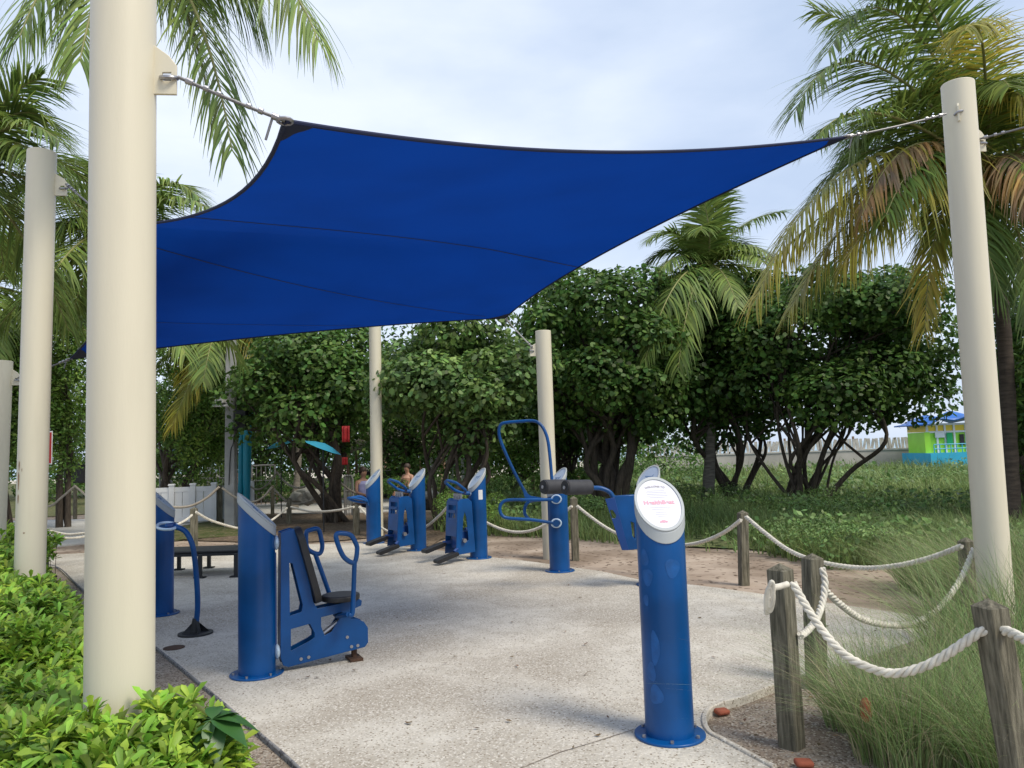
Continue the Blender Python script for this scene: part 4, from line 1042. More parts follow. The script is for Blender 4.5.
tpx('dark leafy tree at the right edge beside the palm trunk', 1020, 500, 1030, 385, 15, 50, 92, 1.6, 8000, .13, 'grape', 23, stems=4, tr=.10, name='leafy_tree', ngon=4)
tpx('dense dark tree beyond the right edge of the pole', 1055, 520, 1060, 400, 13, 60, 110, 1.6, 6000, .13, 'grape', 24, stems=3, tr=.10, name='leafy_tree', ngon=4)
rgw = np.random.default_rng(99); K = 100
xs = rgw.uniform(-60, 690, K); ccw = np.array([list(At(x, rgw.uniform(395, 475), rgw.uniform(36, 42))) for x in xs])
crw = np.tile(np.array([2.2, 2.0, 1.7]), (K, 1))*rgw.uniform(.7, 1.2, K)[:, None]
V = leaf_cloud(ccw, crw, 48000, .30, rgw, ngon=4); V[:, 2] = np.maximum(V[:, 2], -.04)
tag(npmesh('distant_wood', V, 4, 'grape'), 'dark far-off belt of trees closing the background on the left and middle', 'trees', kind='stuff')
# far low hedges
def bush(label, cx, cy, D, hw, hh, dep, n, leaf, m, seed, ngon=4, kind=None):
    s = D/FPX; c = At(cx, cy, D); rg = np.random.default_rng(seed); K = 16
    d = rg.uniform(-1, 1, size=(K, 3)); cc = np.array(c)+d*np.array([hw*s, dep, hh*s*.5])
    cr2 = np.array([hw*s*.32, dep*.6, hh*s*.75])*rg.uniform(.7, 1.1, K)[:, None]
    V = leaf_cloud(cc, cr2, n, leaf, rg, ngon=ngon)-np.array(c)
    V[:, 2] = np.maximum(V[:, 2], -.1-c.z+.02)
    o = npmesh('bush', V, ngon, m); o.location = c
    return tag(o, label, 'bush', 'low bushes in the background')
bush('low dark clipped hedge beyond the two steppers', 450, 488, 23, 60, 12, .6, 4000, .09, 'grape', 31)
bush('dark bush behind the rock pile', 300, 488, 26, 80, 12, .8, 4500, .11, 'grape', 32)
bush('dark bushes behind the metal railings on the left', 150, 478, 31, 120, 16, .8, 5000, .13, 'grape', 33)
bush('green bush at the foot of the bright tree in the middle distance', 560, 480, 24, 50, 14, .8, 4000, .11, 'bright', 34)
bush('sunlit bush right of the middle cream pole', 650, 470, 30, 60, 14, .9, 3500, .12, 'dunebush', 35)

# ------------------------------------------------------------------ dune vegetation
def blades(P_, hgt, wd, rg, lean=.5, segs=3, bias=(0, 0), droop=.4):
    n = len(P_); a = rg.uniform(0, 2*math.pi, n); ld = np.abs(rg.normal(size=n))*lean*.6+.1
    dx = np.cos(a)*ld+bias[0]; dy = np.sin(a)*ld+bias[1]; h = hgt*rg.uniform(.55, 1.15, n)
    wa = rg.uniform(0, math.pi, n); wx = np.cos(wa); wy = np.sin(wa)
    V = np.empty((n, 2*(segs+1), 3))
    for k in range(segs+1):
        t = k/segs; cx = P_[:, 0]+dx*h*t*t*(1+.2*t); cy = P_[:, 1]+dy*h*t*t*(1+.2*t)
        cz = P_[:, 2]+h*t*(1-droop*t*np.sqrt(dx**2+dy**2)); ww = wd*.5*(1-t*.93)
        V[:, 2*k] = np.stack([cx-wx*ww, cy-wy*ww, cz], 1); V[:, 2*k+1] = np.stack([cx+wx*ww, cy+wy*ww, cz], 1)
    base = (np.arange(n)*2*(segs+1))[:, None, None]
    q = np.array([[2*k, 2*k+1, 2*k+3, 2*k+2] for k in range(segs)])[None]
    return V.reshape(-1, 3), (base+q).reshape(-1, 4)
poly = gp([(434,530),(480,533),(570,537),(690,548),(760,551),(830,566),(950,564),(1040,598),(1400,600),(1300,458),(1024,458),(800,460),(640,466),(520,478),(440,497)])
px_ = np.array([(p.x, p.y) for p in poly])
def inside(X, Y, pg):
    r = np.zeros(len(X), bool); j = len(pg)-1
    for i in range(len(pg)):
        c = ((pg[i,1] > Y) != (pg[j,1] > Y)) & (X < (pg[j,0]-pg[i,0])*(Y-pg[i,1])/(pg[j,1]-pg[i,1]+1e-12)+pg[i,0]); r ^= c; j = i
    return r
def scatter(n, y0, y1, power, rg):
    """denser near the camera"""
    u = rg.random(n); Y = (y0**(1-power)+(y1**(1-power)-y0**(1-power))*u)**(1/(1-power))
    X = rg.uniform(-.25, .85, n)*Y; k = inside(X, Y, px_); return X[k], Y[k]
rg = np.random.default_rng(40)
X, Y = scatter(150000, 7, 60, 1.7, rg)
dens = np.sin(X*1.3+Y*.6)+np.sin(X*.5-Y*.9+2)+rg.normal(size=len(X))*.7
k = dens > -.6; X, Y, dens = X[k], Y[k], dens[k]
hg = .36+.18*np.clip(dens, -1, 2)*.5
V, F = blades(np.stack([X, Y, np.full(len(X), -.05)], 1), np.clip(hg, .15, .6)*(1+Y*.012), (.008+.0011*Y), rg, lean=.9, bias=(-.1, 0))
tag(npmesh('dune_grass', V, 4, 'dunegrass', None, F), 'wild green grass covering the dune beyond the ropes', 'grass', kind='stuff')
X, Y = scatter(42000, 7, 60, 1.6, rg)
mk = np.sin(X*.9-Y*.35+1)+np.sin(X*.35+Y*.7)+rg.normal(size=len(X))*.4; k = mk > .1; X, Y = X[k], Y[k]
nb = len(X); P_ = np.stack([X, Y, rg.uniform(.02, .42, nb)*(1+.3*np.sin(X*2+Y))], 1)
nn = rg.normal(size=(nb, 3))*.5+np.array([0, -.3, .8]); nn /= np.linalg.norm(nn, axis=1)[:, None]
a = np.cross(nn, rg.normal(size=(nb, 3))); a /= np.linalg.norm(a, axis=1)[:, None]; b = np.cross(nn, a); s = (.022+.0022*Y)[:, None]*rg.uniform(.7, 1.4, nb)[:, None]
V = np.stack([P_+a*s, P_+b*s*.6, P_-a*s, P_-b*s*.6], 1).reshape(-1, 3)
tag(npmesh('dune_creeper', V, 4, 'dunebush'), 'low leafy creepers growing through the dune grass', 'ground cover', kind='stuff')
# individual dune mounds (bushes) for relief
for i, (x, y, D, hw, hh, m) in enumerate([(880,505,14,80,14,'dunebush'),(760,500,17,60,12,'dunebush'),(690,492,20,50,10,'dunebush'),(880,478,28,60,8,'dunebush'),(470,505,15,30,13,'bright'),(620,505,16,50,10,'dunebush'),(810,530,10.5,50,10,'dunebush')]):
    bush(['wide leafy mound below the broad tree at the right','leafy mound under the thin leaning stems','leafy mound behind the nearest sign post','far mound before the lifeguard hut','bright grassy tuft right of the left stepper','leafy mound behind the roller machine','leafy mound along the sand right of the sign post'][i], x, y, D, hw, hh, .7, 3200, .022+.0019*D, m, 50+i)
# ornamental grass clumps in the right foreground
def clump(label, c, rad, n, h, wd, seed, bias=(-.15, 0), dry=.2):
    rg = np.random.default_rng(seed); t = thing('grass_clump', label, 'ornamental grass', (c[0], c[1], -.04), group='tall wispy grass clumps')
    for frac, m, nm in ((1-dry, 'grass', 'green_blades'), (dry, 'grassd', 'dry_blades')):
        k = int(n*frac); rr = rad*np.sqrt(rg.random(k)); a = rg.uniform(0, 6.283, k)
        px = rr*np.cos(a); py = rr*np.sin(a); P_ = np.stack([px, py, np.zeros(k)], 1)
        V, F = blades(P_, h, wd, rg, lean=.75, segs=6, bias=(bias[0], bias[1]), droop=.35)
        # outward splay
        V = V.reshape(k, -1, 3); ns = V.shape[1]//2
        tt = np.repeat(np.linspace(0, 1, ns), 2)[None, :]
        V[:, :, 0] += (px/rad)[:, None]*tt**1.6*h*.38; V[:, :, 1] += (py/rad)[:, None]*tt**1.6*h*.38
        V = V.reshape(-1, 3); npmesh(nm, V, 4, m, t, F)
    return t
clump('big wispy grass clump at the foot of the two nearest timber posts', G(905, 752), .24, 1150, .74, .0046, 61, (-.12, 0))
clump('wispy grass clump right of the sagging rope, in front of the post in the grass', At(985, 700, 4.3).xy.to_3d(), .28, 800, .72, .0048, 62, (-.2, 0))
clump('tall pale grass clump at the foot of the right cream pole', At(1000, 640, 5.3).xy.to_3d(), .42, 1400, .9, .006, 63, (-.3, 0))
clump('tall pale grass clump at the right edge behind the right cream pole', At(1035, 600, 7.0).xy.to_3d(), .6, 2600, .95, .008, 64, (-.35, 0))
clump('grass clump left of the right cream pole by the dune edge', At(950, 575, 8.2).xy.to_3d(), .5, 1600, .6, .008, 65, (-.3, 0))
clump('small grass tuft in the gravel at the bottom right edge', At(1015, 760, 3.7).xy.to_3d(), .25, 1200, .7, .0045, 66, (-.2, 0))
clump('thin grass tuft between the paired timber posts', G(850, 720), .13, 420, .6, .004, 67, (-.35, 0))

# ------------------------------------------------------------------ hedge
bnd = [(-6.0,9.9),(-5.3,8.6),(-3.45,6.1),(-2.5,4.6),(-1.95,3.7),(-1.55,3.3),(-1.12,3.15),(-.96,2.75),(-.9,2.2),(-.85,1.4)]
hp = np.array(bnd+[(-3,1.4),(-14,6),(-14,12.0),(-7.4,11.5),(-6.2,10.6)])
rg = np.random.default_rng(70)
def leafset(P_, N_, L, rg, k=8):
    """rosettes of obovate leaves: P_ (n,3) tips, N_ (n,3) axis"""
    n = len(P_); out = []
    ref = rg.normal(size=(n, 3)); a = np.cross(N_, ref); a /= np.linalg.norm(a, axis=1)[:, None]; b = np.cross(N_, a)
    for j in range(k):
        q = 2*math.pi*j/k+rg.uniform(-.35, .35, n); el = rg.uniform(.05, .95, n)
        d = (a*np.cos(q)[:, None]+b*np.sin(q)[:, None])*np.cos(el)[:, None]+N_*np.sin(el)[:, None]
        sd = np.cross(d, N_); sd /= np.linalg.norm(sd, axis=1)[:, None]+1e-9; up = np.cross(sd, d)
        l = (L*rg.uniform(.65, 1.2, n))[:, None]; st = P_-N_*(rg.uniform(0, .035, n))[:, None]
        w = l*.135; bend = -up*l*.0
        c0 = st; c1 = st+d*l*.42+N_*l*.05; c2 = st+d*l*.75+N_*l*.02; c3 = st+d*l-N_*l*.08
        fold = up*w*.35
        # 8 verts: base, left1,left2, tip, right2,right1, mid1, mid2
        out.append(np.stack([c0, c1-sd*w*.75+fold, c2-sd*w+fold, c3, c2+sd*w+fold, c1+sd*w*.75+fold, c1, c2], 1))
    V = np.concatenate(out, 0); m = len(V)
    q = np.array([[0,1,6,6],[1,2,7,6],[2,3,7,7]])
    base = (np.arange(m)*8)
    quads = np.array([[0, 6, 2, 1], [6, 7, 3, 2], [0, 5, 4, 6], [6, 4, 3, 7]])
    quads = np.array([[0, 6, 1], [6, 7, 2], [6, 2, 1], [7, 3, 2], [0, 5, 6], [6, 5, 4], [6, 4, 7], [7, 4, 3]])
    F = (base[:, None, None]+quads[None]).reshape(-1, 3)
    return V.reshape(-1, 3), F
def hheight(X, Y):
    # distance to the boundary polyline (right side)
    B = np.array(bnd); dm = np.full(len(X), 9.)
    for i in range(len(B)-1):
        p, q = B[i], B[i+1]; v = q-p; t = np.clip(((X-p[0])*v[0]+(Y-p[1])*v[1])/(v@v), 0, 1); dd = np.hypot(X-p[0]-t*v[0], Y-p[1]-t*v[1]); dm = np.minimum(dm, dd)
    e = np.clip(dm/.35, 0, 1)
    near = .08*np.clip((3.6-Y)/.9, 0, 1)
    near = near+.15*np.clip((Y-3.6)/1.2, 0, 1)
    return (.30+near+.26*np.sqrt(e)+.05*np.sin(X*4.1+Y*2.3)+.04*np.sin(Y*5.7-X*3)+.02*np.sin(Y*13+X*9))*np.clip(1.0-.012*(Y-3), .8, 1), e
Vs = []; Fs = []; off = 0
n0 = 26000
Y = 1.5*(12/1.5)**rg.random(n0); X = -Y*rg.uniform(.20, .80, n0)
k = inside(X, Y, hp); X, Y = X[k], Y[k]
k = (np.hypot(X-b1.x, Y-b1.y) > .20) & (np.hypot(X-b5.x, Y-b5.y) > .2); X, Y = X[k], Y[k]
hh, e = hheight(X, Y); low = rg.random(len(X))**2.2*.8
Z = hh*(1-low*.75)+rg.normal(size=len(X))*.018
N_ = np.stack([rg.normal(size=len(X))*.35+.25*(1-e), rg.normal(size=len(X))*.35-.15, np.ones(len(X))], 1); N_ /= np.linalg.norm(N_, axis=1)[:, None]
keep = rg.random(len(X)) < np.clip(.42+.09*Y, 0, 1)*.8
X, Y, Z, N_ = X[keep], Y[keep], Z[keep], N_[keep]
V, F = leafset(np.stack([X, Y, Z], 1), N_, .078+.004*Y, rg, k=10)
t = thing('hedge', 'bright green leafy hedge filling the bottom left corner', 'hedge', (-2.2, 3.5, 0))
npmesh('foliage', V-np.array([-2.2, 3.5, 0]), 3, 'hedge', t, F)
# dark stems inside
k2 = rg.choice(len(X), 700, replace=False); mb = MB()
for i in k2:
    p = Vector((X[i]+2.2, Y[i]-3.5, Z[i])); mb.tube([(p.x+random.uniform(-.06,.06), p.y+random.uniform(-.06,.06), -.03), p], .004, 4, cap=False)
mb.build('stems', 'stem', t, smooth=False)['kind'] = 'stuff'
sheet('hedge_soil', [tuple(p) for p in hp], 'dirt', -.008)
# broad-leaf plant
cP = At(212, 722, 2.75); t = thing('broadleaf_plant', 'small plant with big drooping dark green leaves poking out of the hedge', 'plant', (cP.x, cP.y, 0))
mb = MB(); mb.tube([(0,0,0), (0,0,cP.z-.02)], .006, 6); mb.build('stem', 'stem', t)
for i, (ax_, el, L) in enumerate([(200,-35,.13),(250,-45,.12),(300,-40,.13),(340,-10,.15),(20,-5,.16),(60,10,.12),(140,0,.12),(100,30,.1)]):
    a = R(ax_); d = Vector((math.cos(a)*math.cos(R(el)), math.sin(a)*math.cos(R(el)), math.sin(R(el)))); s = Vector((-math.sin(a), math.cos(a), 0))
    vs = []; K = 7
    for k in range(K+1):
        q = k/K; w_ = L*.30*math.sin(math.pi*min(q*1.0, 1)**.8)+.001; c = d*L*q+Vector((0,0,-L*.35*q*q+.01))
        vs += [c-s*w_+Vector((0,0,w_*.25)), c, c+s*w_+Vector((0,0,w_*.25))]
    fs = [(k*3+j, k*3+j+1, k*3+j+4, k*3+j+3) for k in range(K) for j in range(2)]
    MB().add([v_+Vector((0,0,cP.z)) for v_ in vs], fs).build('leaf', 'broad', t)

# ------------------------------------------------------------------ background things
# white vinyl fence
A_, B_ = G(157, 524), G(214, 521); A_ = G(150, 524)
t = thing('vinyl_fence', 'low white vinyl panel fence between the blue post and the grey lamp pole', 'fence', (A_.x, A_.y, -.04))
d = (B_-A_); L = d.length; a = math.atan2(d.y, d.x); T = Matrix.Rotation(a, 4, 'Z')
for i in range(4):
    x = L*i/3
    MB().box((x, 0, .5), (.13, .13, 1.0), T).box((x, 0, 1.01), (.17, .17, .04), T, taper=.8).build('post', 'white', t, bevel=.006)
    if i < 3:
        for zq in (.12, .88): MB().box((x+L/6, 0, zq), (L/3-.13, .05, .12), T).build('rail', 'white', t)
        mb = MB(); kx = int((L/3-.13)/.18)
        for j in range(kx): mb.box((x+.065+(L/3-.13)*(j+.5)/kx, 0, .5), ((L/3-.13)/kx-.012, .025, .64), T)
        mb.build('panel', 'white', t)
pr = G(214, 521); t = thing('vinyl_fence', 'short return panel of the white vinyl fence running away from the path', 'fence', (pr.x, pr.y, -.04), R(70))
MB().box((.75,0,.5),(1.3,.03,.85)).build('panel','white',t); MB().box((1.45,0,.5),(.12,.12,1.0)).build('post','white',t)
# orange cone
pc = G(178, 523); t = thing('traffic_cone', 'orange traffic cone leaning into view beside the left blue post', 'traffic cone', tuple(G(177.5,518,-.03))); t.scale = (.85,)*3
MB().cyl((0,0,.03),(0,0,.50),.13,20,.025).build('cone','orange',t); MB().cyl((0,0,.2),(0,0,.3),.094,20,.07).build('reflective_band','white',t); MB().box((0,0,.015),(.34,.34,.03)).build('foot','orange',t,bevel=.008)
# grey light pole with camera & speaker
pl_ = G(231, 525); t = thing('lamp_pole', 'square grey concrete pole with small white fixture and black loudspeaker', 'pole', (pl_.x, pl_.y, -.04))
s_ = pl_.y/FPX
MB().box((0,0,3.2),(.26,.24,6.4),taper=.7).build('shaft','grey',t,bevel=.02)
MB().box((-.13,-.16,1.55+62*s_-.15),(.5,.06,.05)).box((-.18,-.18,1.55+62*s_-.02),(.22,.2,.14)).build('fixture','white',t,bevel=.01)
MB().box((.27,-.05,1.55+45*s_-.1),(.30,.28,.48)).build('loudspeaker','black',t,bevel=.02)
MB().tube(smoothpath([(.14,-.14,1.55+35*s_-.2),(.10,-.15,1.55+25*s_-.2),(.04,-.14,1.55+22*s_-.3),(.0,-.135,1.0)],5),.012,6).build('conduit','darkm',t)
# teal column
p = At(246.5, 500, 20.5); t = thing('teal_column', 'tall teal tapered column with pointed slanted top beside the grey pole', 'column', (p.x, p.y, -.04), 0)
s_ = 20.5/FPX; n = 20; hT = At(247, 409, 20.5).z+.04
vs = []; 
for z in range(9):
    q = z/8
    for k in range(n):
        an = 2*math.pi*k/n; rr = .085+.035*q; zz = q*hT
        if z == 8: zz += .38*math.cos(an)-.30
        vs.append((rr*math.cos(an)+.05*q*q, rr*math.sin(an), zz))
fs = [(z*n+k, z*n+(k+1) % n, (z+1)*n+(k+1) % n, (z+1)*n+k) for z in range(8) for k in range(n)]
MB().add(vs, fs).build('shell', 'teal', t); MB().cyl((-.18,.03,0),(-.14,.03,hT-.6),.07,12).build('side_tube','teal',t)
# black sign pole w/ red sign
p = At(43.5, 549, 11.6); t = thing('sign_pole', 'black slender pole with red sign, half hidden by the second left pole', 'sign', (p.x, p.y, -.04))
MB().cyl((0,0,0),(0,0,2.2),.04,12).cyl((0,0,0),(0,0,.32),.075,12).cyl((0,0,.30),(0,0,.36),.09,12).build('pole','darkm',t)
MB().box((.05,-.05,1.86),(.16,.012,.5)).build('sign_border','white',t,bevel=.004); MB().box((.05,-.059,1.86),(.14,.006,.46)).build('sign_face','red',t)
MB().sphere((.0,0,.42),.05,10).build('rope_eye','white',t)
# metal railings behind white fence
def railing(x0, x1, y0, y1, D, label):
    a = At(x0, y1, D); b = At(x1, y1, D); top = At(x0, y0, D).z; t = thing('metal_railing', label, 'railing', (a.x, a.y, -.04), group='grey metal railings under the trees')
    W = b.x-a.x; h = top+.04; mb = MB()
    mb.tube(smoothpath([(0,0,0),(0,0,h-.1),(.1,0,h),(W-.1,0,h),(W,0,h-.1),(W,0,0)],3),.03,8); mb.cyl((0,0,h*.3),(W,0,h*.3),.02,8).cyl((0,0,h*.62),(W,0,h*.62),.02,8); mb.build('frame','greym',t)
    mb = MB()
    for k in range(1, 5): mb.cyl((W*k/5,0,0),(W*k/5,0,h-.02),.014,6)
    mb.build('bars','greym',t)
for q in [(160,170,468,500,27,'metal railing just right of the thick near pole'),(172,207,461,500,27,'widest metal railing behind the white vinyl fence'),(210,226,461,500,27,'metal railing left of the grey lamp pole'),(345,353,476,508,21,'metal handrail by the path behind the far rope posts'),(252,275,466,500,27,'metal railing between the teal column and the pale far rope post'),(305,335,468,500,28,'metal railing behind the rock pile')]: railing(*q)
p = At(79, 484, 22); t = thing('cart', 'black boxy cart under the trees in the gap beside the thick pole', 'cart', (p.x, p.y, -.04))
hz = p.z+.04
MB().box((0,0,hz+.28),(.62,.5,.5)).build('body','black',t,bevel=.03); MB().box((0,0,hz+.55),(.7,.55,.05)).build('lid','darkm',t)
for x in (-.25,.25): MB().cyl((x,0,0),(x,0,hz+.05),.03,8).build('leg','darkm',t)
# umbrellas
def umb(cx, cy, D, r, tilt, label, m='tealb'):
    p = At(cx, cy, D); t = thing('umbrella', label, 'umbrella', (p.x, p.y, -.04), group='cyan parasols under the trees')
    n = 8; vs = [(0,0,.25*r)]; 
    for j in (.5, 1.):
        for k in range(n): a = 2*math.pi*k/n; vs.append((r*j*math.cos(a), r*j*math.sin(a), .25*r*(1-j**1.6)))
    fs = [(0, 1+k, 1+(k+1) % n) for k in range(n)]+[(1+k, 1+n+k, 1+n+(k+1) % n, 1+(k+1) % n) for k in range(n)]
    T = Matrix.Translation((0,0,p.z)) @ Matrix.Rotation(tilt, 4, 'Y')
    MB().add(vs, fs, T).build('canopy', m, t); MB().cyl((0,0,0),(0,0,p.z+.1),.014,8).build('pole','darkm',t)
umb(323, 446, 16.5, .42, .4, 'cyan umbrella tilted under the left sea grape limbs'); umb(281, 443, 21, .4, -.3, 'small cyan umbrella behind the teal column'); umb(187, 452, 30, .7, .2, 'blue umbrella behind the metal railings', 'hutblue')
# red cloths hung
for (x, y, D, w_, h_, lab) in [(346,434,16.3,.16,.34,'red cloth hanging under the sea grape limbs'),(345,461,16.6,.12,.16,'small red cloth low beneath the other')]:
    p = At(x, y, D); vs = [(w_*(i/6-.5), .03*math.sin(i*2), h_*(.5-j/4)) for j in range(5) for i in range(7)]
    o = MB().add(vs, [(j*7+i, j*7+i+1, (j+1)*7+i+1, (j+1)*7+i) for j in range(4) for i in range(6)]).build('red_flag','red',None,p); o.modifiers.new('s','SOLIDIFY').thickness = .01; tag(o, lab, 'cloth')
# thatched huts
def hut(cx, cy, D, w_, h_, label):
    p = At(cx, cy, D); t = thing('thatched_hut', label, 'hut', (p.x, p.y, -.04), group='thatched huts under the trees')
    n = 24; vs = []; zr = p.z+.04
    for j, (r, z) in enumerate(((.02, h_), (.45*w_/2, h_*.55), (w_/2, 0), (w_/2-.05, -.12))):
        for k in range(n): a = 2*math.pi*k/n; q = 1+.04*math.sin(k*5.); vs.append((r*q*math.cos(a), r*q*math.sin(a)*.7, zr+z+(.05*math.sin(k*7.) if j == 3 else 0)))
    fs = [(j*n+k, j*n+(k+1) % n, (j+1)*n+(k+1) % n, (j+1)*n+k) for j in range(3) for k in range(n)]
    MB().add(vs, fs).build('roof','thatch',t,ang=80)
    for x in (-.4,.4):
        for y in (-.25,.25): MB().cyl((x*w_,y*w_,0),(x*w_,y*w_,zr+.1),.06,8).build('post','woodw',t)
    MB().box((0,0,.5),(w_*.6,w_*.35,1.0)).build('shade_box','darkm',t)  # dark box put in to stand for the shade inside under the roof
hut(385, 448, 30, 3.2, 1.1, 'thatched hut behind the far slim blue post'); hut(415, 452, 34, 3.0, 1.0, 'farther thatched hut right of the cream pole')
# white upright posts
for i, (x, y0, y1, D) in enumerate([(432,458,484,27),(447.5,461,484,27),(452,463,484,28),(463,459,484,27),(470,456,484,27),(401,455,480,29),(410,457,482,29),(362.5,466,484,26)]):
    b = At(x, y1, D); tp = At(x, y0, D); mb = MB().cyl((0,0,-.04-0),(0,0,tp.z),.055,10); mb.cyl((0,0,tp.z),(0,0,tp.z+.02),.07,10)
    tag(mb.build('white_post','white',None,(b.x,b.y,0)), ['white upright post just left of the right stepper','white upright post above the right stepper handlebar','thin white post beside it','white post near the dark trunk','tallest white upright post right of the right stepper top','white post right of the far cream pole','white post behind the bare shouldered person','short white post left of the far cream pole'][i], 'post', 'white upright posts in the background')
# rocks
for i, (x, y, r) in enumerate([(300,497,.30),(305,493,.26),(311,496,.30),(316,494,.22),(296,499,.2),(308,500,.25),(321,498,.2)]):
    p = At(x, y, 22); bm = bmesh.new(); bmesh.ops.create_icosphere(bm, subdivisions=2, radius=r)
    rr = random.Random(i)
    for v in bm.verts: v.co *= rr.uniform(.75, 1.15); v.co.z *= .7
    me = bpy.data.meshes.new('rock'); bm.to_mesh(me); bm.free(); me.materials.append(MT['rock']); o = bpy.data.objects.new('rock', me); C.objects.link(o); o.location = (p.x, p.y, max(p.z, .08))
    tag(o, ['biggest pale rock, at the left of the pile','pale rock on top of the pile','pale rock in the middle of the pile, right of the topmost','small pale rock high at the right of the pile','smallest pale rock at the left end of the pile','pale rock lowest at the front of the pile','small pale rock at the right end of the pile'][i], 'rock', 'pale rocks in the pile')
p = At(431, 495, 18); bm = bmesh.new(); bmesh.ops.create_icosphere(bm, subdivisions=3, radius=.2)
for v in bm.verts: v.co.x *= 1.2; v.co.z *= .55; v.co *= 1+.12*math.sin(v.co.x*20+v.co.y*9)
me = bpy.data.meshes.new('boulder'); bm.to_mesh(me); bm.free(); me.materials.append(MT['rock']); o = bpy.data.objects.new('boulder', me); C.objects.link(o); o.location = (p.x, p.y, p.z)
tag(MB().tube([(-.9,0,0),(-.3,0,.03),(.4,.05,-.02),(1.0,0,.05)], .16, 10, rs=[.12,.17,.15,.08]).build('fallen_log','bark',None,At(432,504,18.3)), 'fallen grey log lying behind the two steppers', 'log')
tag(o, 'smooth tan boulder between the two stepper posts', 'boulder')
# bricks
for (x, y, lab, rz) in ((722,714,'broken red brick lying by the curved kerb',.5),(804,766,'red brick lying at the bottom edge near the rope bundle post',.1)):
    p = G(x, y, -.03); tag(MB().box((0,0,0),(.09,.055,.03)).build('brick','brick',None,(p.x,p.y,-.015),bevel=.012), lab, 'brick').rotation_euler = (.15,.1,rz)
p = At(866, 710, 3.88); tag(MB().sphere((0,0,0),.05,14,(.6,.5,1.2)).build('terracotta_pot','brick',None,(p.x,p.y,p.z)), 'rust coloured round fixture half hidden in the wispy grass', 'garden lamp')

# sea wall and boardwalk fence
A_ = At(640, 455, 45); B_ = At(1030, 452, 45)
t = thing('sea_wall', 'long pale beach wall topped by slanted planks in the far distance', 'wall', (A_.x, A_.y, 0))
W = B_.x-A_.x; s_ = 45/FPX
MB().box((W/2,0,.45),(W,.4,1.0)).build('base_wall','seawall',t); MB().box((W/2,0,1.0),(W,.5,.08)).build('coping','planks',t)
zt = 1.62; mb = MB(); rr = random.Random(3); x = 0
while x < W:
    w_ = rr.uniform(.12,.2); T = Matrix.Translation((x,0,1.35)) @ Matrix.Rotation(rr.choice((0,0,.25,-.1)),4,'Y'); mb.box((0,0,0),(w_,.04,.60+rr.uniform(-.06,.06)),T); x += w_+rr.uniform(.02,.1)
pk = mb.build('plank_row','planks',t,smooth=False)
mb = MB(); x = .5
while x < W: mb.box((x,.1,1.4),(.1,.1,.8)); x += 2.
mb.build('plank_posts','woodw',t,smooth=False)
# lifeguard hut
D = 42; s_ = D/FPX; p = At(942, 462, D)
t = thing('lifeguard_hut', 'lime green and yellow lifeguard hut with wavy blue roof on the beach', 'lifeguard hut', (p.x, p.y, 0))
def zz(y): return At(939, y, D).z
def xx(x): return At(x, 440, D).x-p.x
z0, z1, z2, z3, z4 = -.1, zz(452.5), zz(432), zz(424.5), zz(411)
MB().box((0,0,(z0+z1)/2),(xx(968)-xx(917),3.0,z1-z0)).build('deck','hutblue',t)
xa, xb = xx(921), xx(960)
MB().box(((xa+xb)/2,.4,(z1+z2)/2),(xb-xa,2.0,z2-z1)).build('wall','lime',t)
MB().box(((xa+xb)/2,.4,(z2+z3)/2+.02),(xb-xa,2.0,z3-z2)).build('transom','yellow',t)
mb = MB()
for x in (921.5,931,939,948,959.5): mb.box((xx(x),-.63,(z1+z3)/2),(.10,.06,z3-z1))
mb.box(((xa+xb)/2,-.63,z2),(xb-xa+.1,.07,.1)).box(((xa+xb)/2,-.63,z3),(xb-xa+.1,.07,.1)); mb.build('trim','white',t)
MB().box((xx(919.5),-.8,(z1+z2)/2),(.3,.05,z2-z1)).build('shutter','lime',t); MB().box((xx(955),-.66,(z1+z2)/2+.1),(.22,.04,.6)).build('window','black',t)
MB().box((xx(942),-.75,z2-.35),(.3,.03,.6)).build('flag','greenflag',t); MB().box((xx(933),-.70,z2-.15),(.5,.03,.3)).build('notice_board','white',t)
mb = MB(); n = 16; xl, xr = xx(914)-.1, xx(972); hgt = [0,.05,.15,.35,.62,.72,.66,.55,.50,.56,.72,.88,.95,.85,.62,.45,.3]
vs = []
for j, yy in enumerate((-1.3,.4,1.9)):
    for i in range(n+1): vs.append((xl+(xr-xl)*i/n, yy, z3+.02+hgt[i]*(.55 if j != 1 else 1)*(z4-z3)/.95))
mb.add(vs, [(j*(n+1)+i, j*(n+1)+i+1, (j+1)*(n+1)+i+1, (j+1)*(n+1)+i) for j in range(2) for i in range(n)]); o = mb.build('roof','roofblue',t,ang=80); o.modifiers.new('s','SOLIDIFY').thickness = .08
mb = MB(); zr = z1+.45
for z in (zr, z1+.22): mb.cyl((xx(919),-1.45,z),(xx(968),-1.45,z),.03,6)
for i in range(10): x = xx(919)+(xx(968)-xx(919))*i/9; mb.cyl((x,-1.45,z1),(x,-1.45,zr),.025,6)
mb.build('deck_railing','hutblue',t); MB().cyl((xx(918),.0,z3),(xx(918),0,z4+.7),.02,6).build('mast','grey',t)
# second small hut right edge
p = At(1024, 462, 44); t = thing('beach_hut', 'small blue roofed hut glimpsed right of the palm trunk', 'hut', (p.x, p.y, 0))
MB().box((0,0,1.1),(1.6,1.6,2.2)).build('wall','white',t); MB().box((0,0,2.5),(2.2,2.2,.6),taper=.3).build('roof','roofblue',t)

